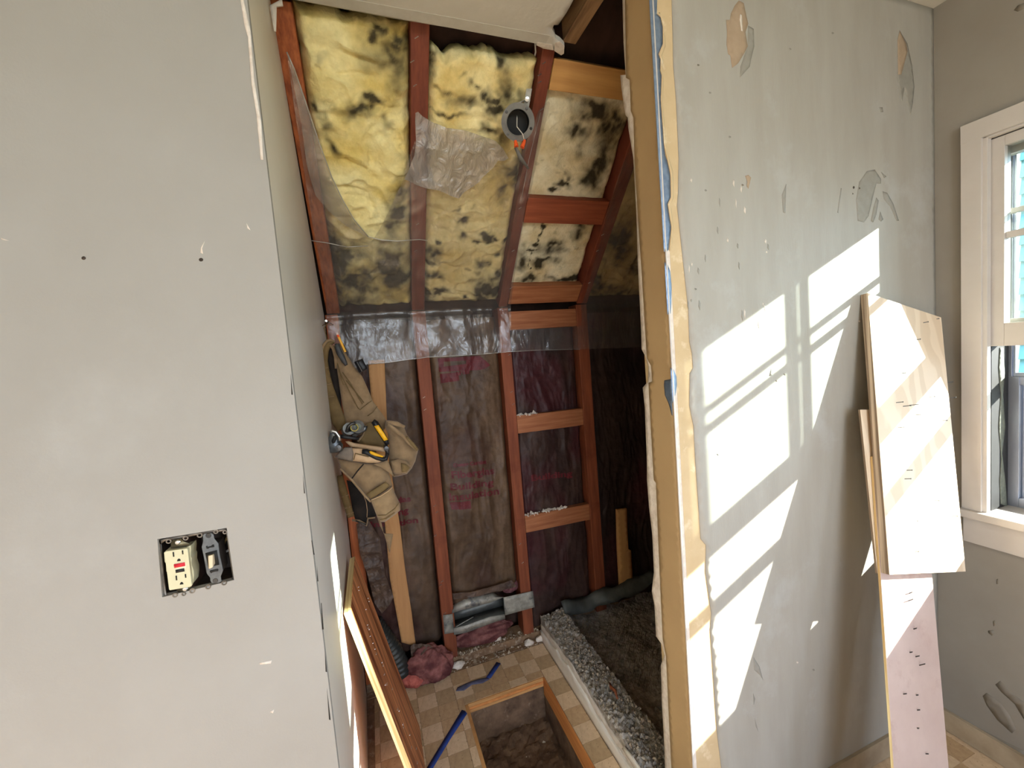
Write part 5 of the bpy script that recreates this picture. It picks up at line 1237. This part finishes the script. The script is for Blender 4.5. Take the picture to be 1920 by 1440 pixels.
# mounting frame (mud ring) inside the opening
for px in ([(160,430),(250,400),(260,470),(250,500),(340,1230),(430,1250),(420,1275),(290,1285),(200,560)],
           [(215,430),(250,410),(700,320),(1240,245),(1250,275),(1060,300),(840,330),(600,390),(330,425),(250,480)],
           [(1230,250),(1250,255),(1290,560),(1350,980),(1345,1020),(1310,1030),(1330,960),(1270,560)],
           [(290,1270),(430,1235),(700,1160),(1000,1085),(1340,1005),(1350,1030),(1000,1110),(600,1200),(330,1285)]):
    ppx('mud_ring', zo(px), PB, .0014, 0, boxmetal, e0, step=.01)
for (x, y, r) in ((372,438,44),(628,390,44),(838,346,46),(1080,292,40),(1216,300,36),(470,1245,44),(600,1228,36),(728,1180,48),(965,1120,46),(1205,1062,44)):
    yr_ = .8615 if y < 600 else .8588
    c_ = YP(yr_).at(zo([(x,y)])[0]); R_ = r*1.12e-4/1.0
    R_ = abs(YP(yr_).px(zo([(x+r,y)])[0])[0]-c_[0])
    MB().lathe([(R_*.55,0),(R_*.55,.001),(R_,.001),(R_,0)], c_, (0,-1,0), 14, closed=True).obj('screw_ear', boxmetal, e0)
# receptacle
g0 = thing('receptacle', 'ivory ground fault receptacle with red and black buttons, left in the box', 'outlet', YP(.86).at(zo([(540,1150)])[0]))
PF = YP(.857)
face = [(325,590),(345,572),(655,528),(674,540),(736,1080),(722,1098),(410,1152),(396,1140)]
bevel(ppx('face', zo(face), YP(.860), .0055, 0, ivory, g0, step=.02, smooth=False), .0008, 2)
# deep body: wider and set back
side = [(300,612),(330,580),(660,520),(700,500),(705,560),(700,660),(716,690),(712,780),(745,880),(748,960),(735,1070),(700,1100),(420,1140),(370,1115),(345,900),(335,890),(330,770),(312,750)]
ppx('body', zo(side), YP(.8625), .025, 0, ivory, g0, step=.02, smooth=False, back=-.025)
PF2 = YP(.8545)
for px in ([(428,602),(450,598),(457,668),(436,672)], [(567,578),(588,574),(594,632),(573,636)], [(473,956),(494,952),(501,1022),(479,1026)], [(611,932),(632,928),(638,984),(617,988)]):
    ppx('slot', zo(px), PF2, .0003, 0, blk_flat, g0, step=.01)
for cx, cy in ((525,724),(566,1075)):
    ppx('ground_hole', zo([(cx-28,cy+16),(cx-24,cy-8),(cx-10,cy-24),(cx+8,cy-26),(cx+22,cy-12),(cx+27,cy+8)]), PF2, .0003, 0, blk_flat, g0, step=.01)
ppx('button_surround', zo([(440,800),(450,778),(610,745),(625,760),(632,840),(610,860),(612,905),(480,925),(470,845),(452,845)]), PF2, .0002, 0, M('ivory_light', C(224,218,188), rough=.4), g0, step=.02)
ppx('test_button', zo([(452,782),(614,752),(620,806),(458,838)]), YP(.8543), .0012, 0, red_m, g0, step=.02)['label'] = 'red button'
ppx('reset_button', zo([(475,868),(604,842),(610,888),(482,914)]), YP(.8543), .0012, 0, black_m, g0, step=.02)['label'] = 'black button'
for px in ([(405,460),(430,420),(560,395),(600,440),(690,470),(640,520),(410,545)], [(490,1160),(690,1100),(695,1150),(640,1190),(610,1235),(560,1215),(510,1195)]):
    ppx('strap', zo(px), YP(.8625), .001, 0, M('brass_dirty', C(116,108,84), C(80,74,60), scale=60, rough=.4, metal=.7), g0, step=.02)
for c_ in ((505,455),(615,1155)):
    q = YP(.861).at(zo([c_])[0]); MB().lathe([(0,.002),(.003,.0016),(.0042,0)], q, (0,-1,0), 14).obj('screw', steel_m, g0)
# toggle switch
s0 = thing('switch', 'grey metal strapped toggle switch at the right of the ivory receptacle', 'switch', YP(.86).at(zo([(1060,1060)])[0]))
yoke = [(885,345),(905,322),(1010,310),(1045,330),(1060,400),(1120,470),(1135,620),(1190,870),(1155,960),(1165,1030),(1130,1058),(1020,1065),(1000,1030),(995,980),(945,920),(905,700),(868,520),(890,440)]
bevel(ppx('yoke', zo(yoke), YP(.8620), .0014, 0, bsteel, s0, step=.02, smooth=False), .0004, 1)
ppx('switch_body', zo([(880,500),(1110,470),(1180,880),(940,915)]), YP(.8640), .030, 0, M('dark_bakelite', C(60,54,50), rough=.5), s0, step=.02, smooth=False, back=-.030)
for px in ([(930,512),(950,505),(955,520),(1010,508),(1020,492),(1050,485),(1056,520),(1040,528),(985,535),(965,550),(938,550)], [(985,880),(1005,872),(1100,850),(1118,858),(1115,885),(1060,895),(1025,905),(1015,918),(995,910)], [(920,615),(1095,570),(1130,790),(960,830)]):
    ppx('slot', zo(px), YP(.8606), .0003, 0, blk_flat, s0, step=.01)
for cx, cy in ((965,355),(1070,1030)):
    q = YP(.8605).at(zo([(cx,cy)])[0]); MB().lathe([(0,.0006),(.0038,.0008),(.0044,0)], q, (0,-1,0), 14).obj('screw', dsteel, s0)
tq = [YP(.860).at(p) for p in zo([(958,650),(1055,625),(1070,770),(965,850)])]
tf = [YP(.846).at(p) for p in zo([(965,660),(1030,640),(1030,835),(975,855)])]
bevel(MB().hexa([tq[3], tq[2], tq[1], tq[0]], [tf[3], tf[2], tf[1], tf[0]]).obj('toggle', almond, s0), .0012, 2)
# wires glimpsed behind
MB().tube([(-.300,.915,1.15),(-.290,.905,1.165),(-.281,.91,1.18),(-.279,.92,1.19)], .0022, 6).obj('wire', M('old_wire', C(110,92,54), rough=.6), e0, smooth=True)
MB().tube([(-.305,.91,1.135),(-.296,.90,1.14),(-.283,.905,1.145),(-.276,.92,1.14)], .0022, 6).obj('wire', M('white_wire_old', C(150,146,140), rough=.6), e0, smooth=True)

# ------------------------------------------------------------------ window 1
w1 = bpy.data.objects.new('window_1', None); COL.objects.link(w1); w1.location = (XW, .38, WZ0); w1['kind'] = 'structure'
def wb(nm, mt, *boxes, par=None, bv=.0012, lab=None):
    m_ = MB()
    for b_ in boxes: m_.box(*b_)
    o = m_.obj(nm, mt, par or w1)
    if bv: bevel(o, bv, 2)
    if lab: o['label'] = lab
    return o
wb('casing', trim_m, ((XW-.016, WY1+.006, WZ0), (XW-.0002, WY1+.053, 2.064)))
wb('casing', trim_m, ((XW-.016, WY0-.053, WZ0), (XW-.0002, WY0-.006, 2.064)))
wb('head_casing', trim_m, ((XW-.017, WY0-.053, 2.010), (XW-.0002, WY1+.053, 2.066)))
wb('head_stop', trim_m, ((XW-.006, WY0, 2.004), (XW+.013, WY1, 2.010)))
wb('inner_stop', trim_m, ((XW-.008, WY1-.004, WZ0), (XW+.013, WY1+.008, 2.008)))
wb('inner_stop', trim_m, ((XW-.008, WY0-.008, WZ0), (XW+.013, WY0+.004, 2.008)))
wb('sill_stool', trim_m, ((XW-.034, WY0-.060, WZ0-.024), (XW-.0003, WY1+.055, WZ0)), ((XW-.0003, WY0-.001, WZ0-.003), (XO-.005, WY1+.001, WZ0)), bv=.003)
wb('apron', trim_m, ((XW-.014, WY0-.05, WZ0-.112), (XW-.0002, WY1+.05, WZ0-.0245)))
def sash(nm, xa, xb, zb_, zt, brail, trail, stile, zmun, lab, far=None, ys=(WY0+.001, WY1-.001), mw=.009, md=.010):
    far = far or stile
    fr = wb(nm, trim_m, ((xa, ys[1]-far, zb_), (xb, ys[1], zt)), ((xa, ys[0], zb_), (xb, ys[0]+stile+.04, zt)), ((xa, ys[0]+stile+.04, zb_), (xb, ys[1]-far, zb_+brail)), ((xa, ys[0]+stile+.04, zt-trail), (xb, ys[1]-far, zt)), lab=lab)
    xc = (xa+xb)/2
    MUN = (.5015, .302)
    for ym in MUN: wb('muntin', trim_m, ((xc-md, ym-mw, zb_+brail), (xc+md, ym+mw, zt-trail)), par=fr)
    ycs = [ys[0]+stile+.04, MUN[1], MUN[0], ys[1]-far]
    for i in range(3):
        a, b = ycs[i]+(mw if i else 0), ycs[i+1]-(mw if i < 2 else 0)
        wb('muntin', trim_m, ((xc-md, a, zmun-mw), (xc+md, b, zmun+mw)), par=fr)
        for z0, z1 in ((zb_+brail, zmun-mw), (zmun+mw, zt-trail)):
            wb('pane', glass_m, ((xc-.001, a, z0), (xc+.001, b, z1)), par=fr, bv=0)
    return fr
sash('sash', XW+.015, XW+.050, 1.375, 2.002, .070, .030, .030, 1.710, 'lower sash pushed all the way up', mw=.0095)
sash('sash', XW+.070, XW+.104, 1.395, 2.006, .062, .050, .030, 1.787, 'fixed upper sash', far=.008, mw=.0075)
# jamb channel, weatherstrip and storm window
wb('jamb_channel', weather_m, ((XW+.022, WY1-.002, WZ0), (XW+.118, WY1+.012, 2.007)), bv=0)
wb('jamb_channel', weather_m, ((XW+.022, WY0-.012, WZ0), (XW+.118, WY0+.002, 2.007)), bv=0)
JP = Plane((0, WY1-.0022, 0), X_, Z_)
ppx('caulk_smear', [(1874,652),(1880,652),(1883,700),(1880,740),(1884,800),(1878,850),(1884,900),(1888,950),(1876,945),(1874,900),(1877,860),(1872,800),(1876,740),(1872,690)], JP, .0012, 0, caulk_m, w1, step=.008)
stm = wb('storm_window', alu_m, ((XW+.118, WY1-.026, WZ0), (XW+.150, WY1+.003, 1.270)), ((XW+.118, WY1-.010, 1.270), (XW+.150, WY1+.003, 2.007)), ((XW+.118, WY0-.003, WZ0), (XW+.150, WY0+.026, 2.007)), ((XW+.118, WY0+.026, WZ0), (XW+.150, WY1-.026, WZ0+.030)), ((XW+.118, WY0+.026, 1.975), (XW+.150, WY1-.010, 2.007)), bv=.001, lab='aluminium storm window')
wb('meeting_rail', alu_m, ((XW+.120, WY0+.026, 1.243), (XW+.150, WY1-.026, 1.270)), par=stm)
wb('storm_sash', alu_m, ((XW+.122, WY1-.016, 1.270), (XW+.134, WY1-.011, 1.975)), ((XW+.122, WY0+.027, 1.270), (XW+.134, WY0+.042, 1.975)), ((XW+.122, WY0+.042, 1.270), (XW+.134, WY1-.016, 1.282)), par=stm, bv=.0008)
wb('storm_sash', alu_m, ((XW+.136, WY1-.036, .864), (XW+.148, WY1-.027, 1.243)), ((XW+.136, WY0+.027, .864), (XW+.148, WY0+.036, 1.243)), ((XW+.136, WY0+.036, .864), (XW+.148, WY1-.036, .872)), par=stm, bv=.0008)
wb('pane', glass_m, ((XW+.127, WY0+.042, 1.282), (XW+.129, WY1-.016, 1.975)), par=stm, bv=0)
wb('pane', glass_m, ((XW+.141, WY0+.036, .872), (XW+.143, WY1-.036, 1.243)), par=stm, bv=0)
# ------------------------------------------------------------------ outside
nb = thing('house', 'pale aqua neighbouring house with white corner boards beyond the window', 'house', (4.6, 2.6, -3))
for k in range(44):
    z = -.6 + k*.11
    MB().hexa([(4.20,.55,z),(4.20,6.0,z),(4.30,6.0,z),(4.30,.55,z)], [(4.228,.55,z+.113),(4.228,6.0,z+.113),(4.30,6.0,z+.113),(4.30,.55,z+.113)]).obj('siding_board', aqua_m, nb)
for y_ in (.50, 1.535, 2.30): MB().box((4.17, y_, -3), (4.31, y_+.09, 4.3)).obj('corner_board', extw_m, nb)
MB().box((4.30, .5, -3), (4.6, 6.0, 4.3)).obj('house_wall', extw_m, nb)
struct('ground', [(-30,-30,-3),(40,-30,-3),(40,40,-3),(-30,40,-3)], [[0,1,2,3]], ground_m, org=(0,0,-3))
# ------------------------------------------------------------------ fill lamp added unseen behind the camera to brighten the room
LC = A(.72, -1.25, ZC)
l0 = thing('added_fill_light', 'added white globe fill light on the ceiling behind the viewpoint', 'added lamp', LC)
MB().lathe([(.06,-.0005),(.065,-.02),(.03,-.03),(0,-.03)], LC, Z_, 20).obj('base', trim_m, l0, smooth=True)
MB().lathe([(.03,-.031),(.08,-.06),(.105,-.11),(.09,-.16),(.04,-.19),(0,-.195)], LC, Z_, 20).obj('globe', fill_globe_m, l0, smooth=True)
ld = bpy.data.lights.new('fill_bulb', 'POINT'); ld.energy = FILL_W; ld.color = (1.0,.93,.83); ld.shadow_soft_size = .11
lo_ = bpy.data.objects.new('fill_bulb', ld); lo_.location = LC - A(0,0,.36); COL.objects.link(lo_)
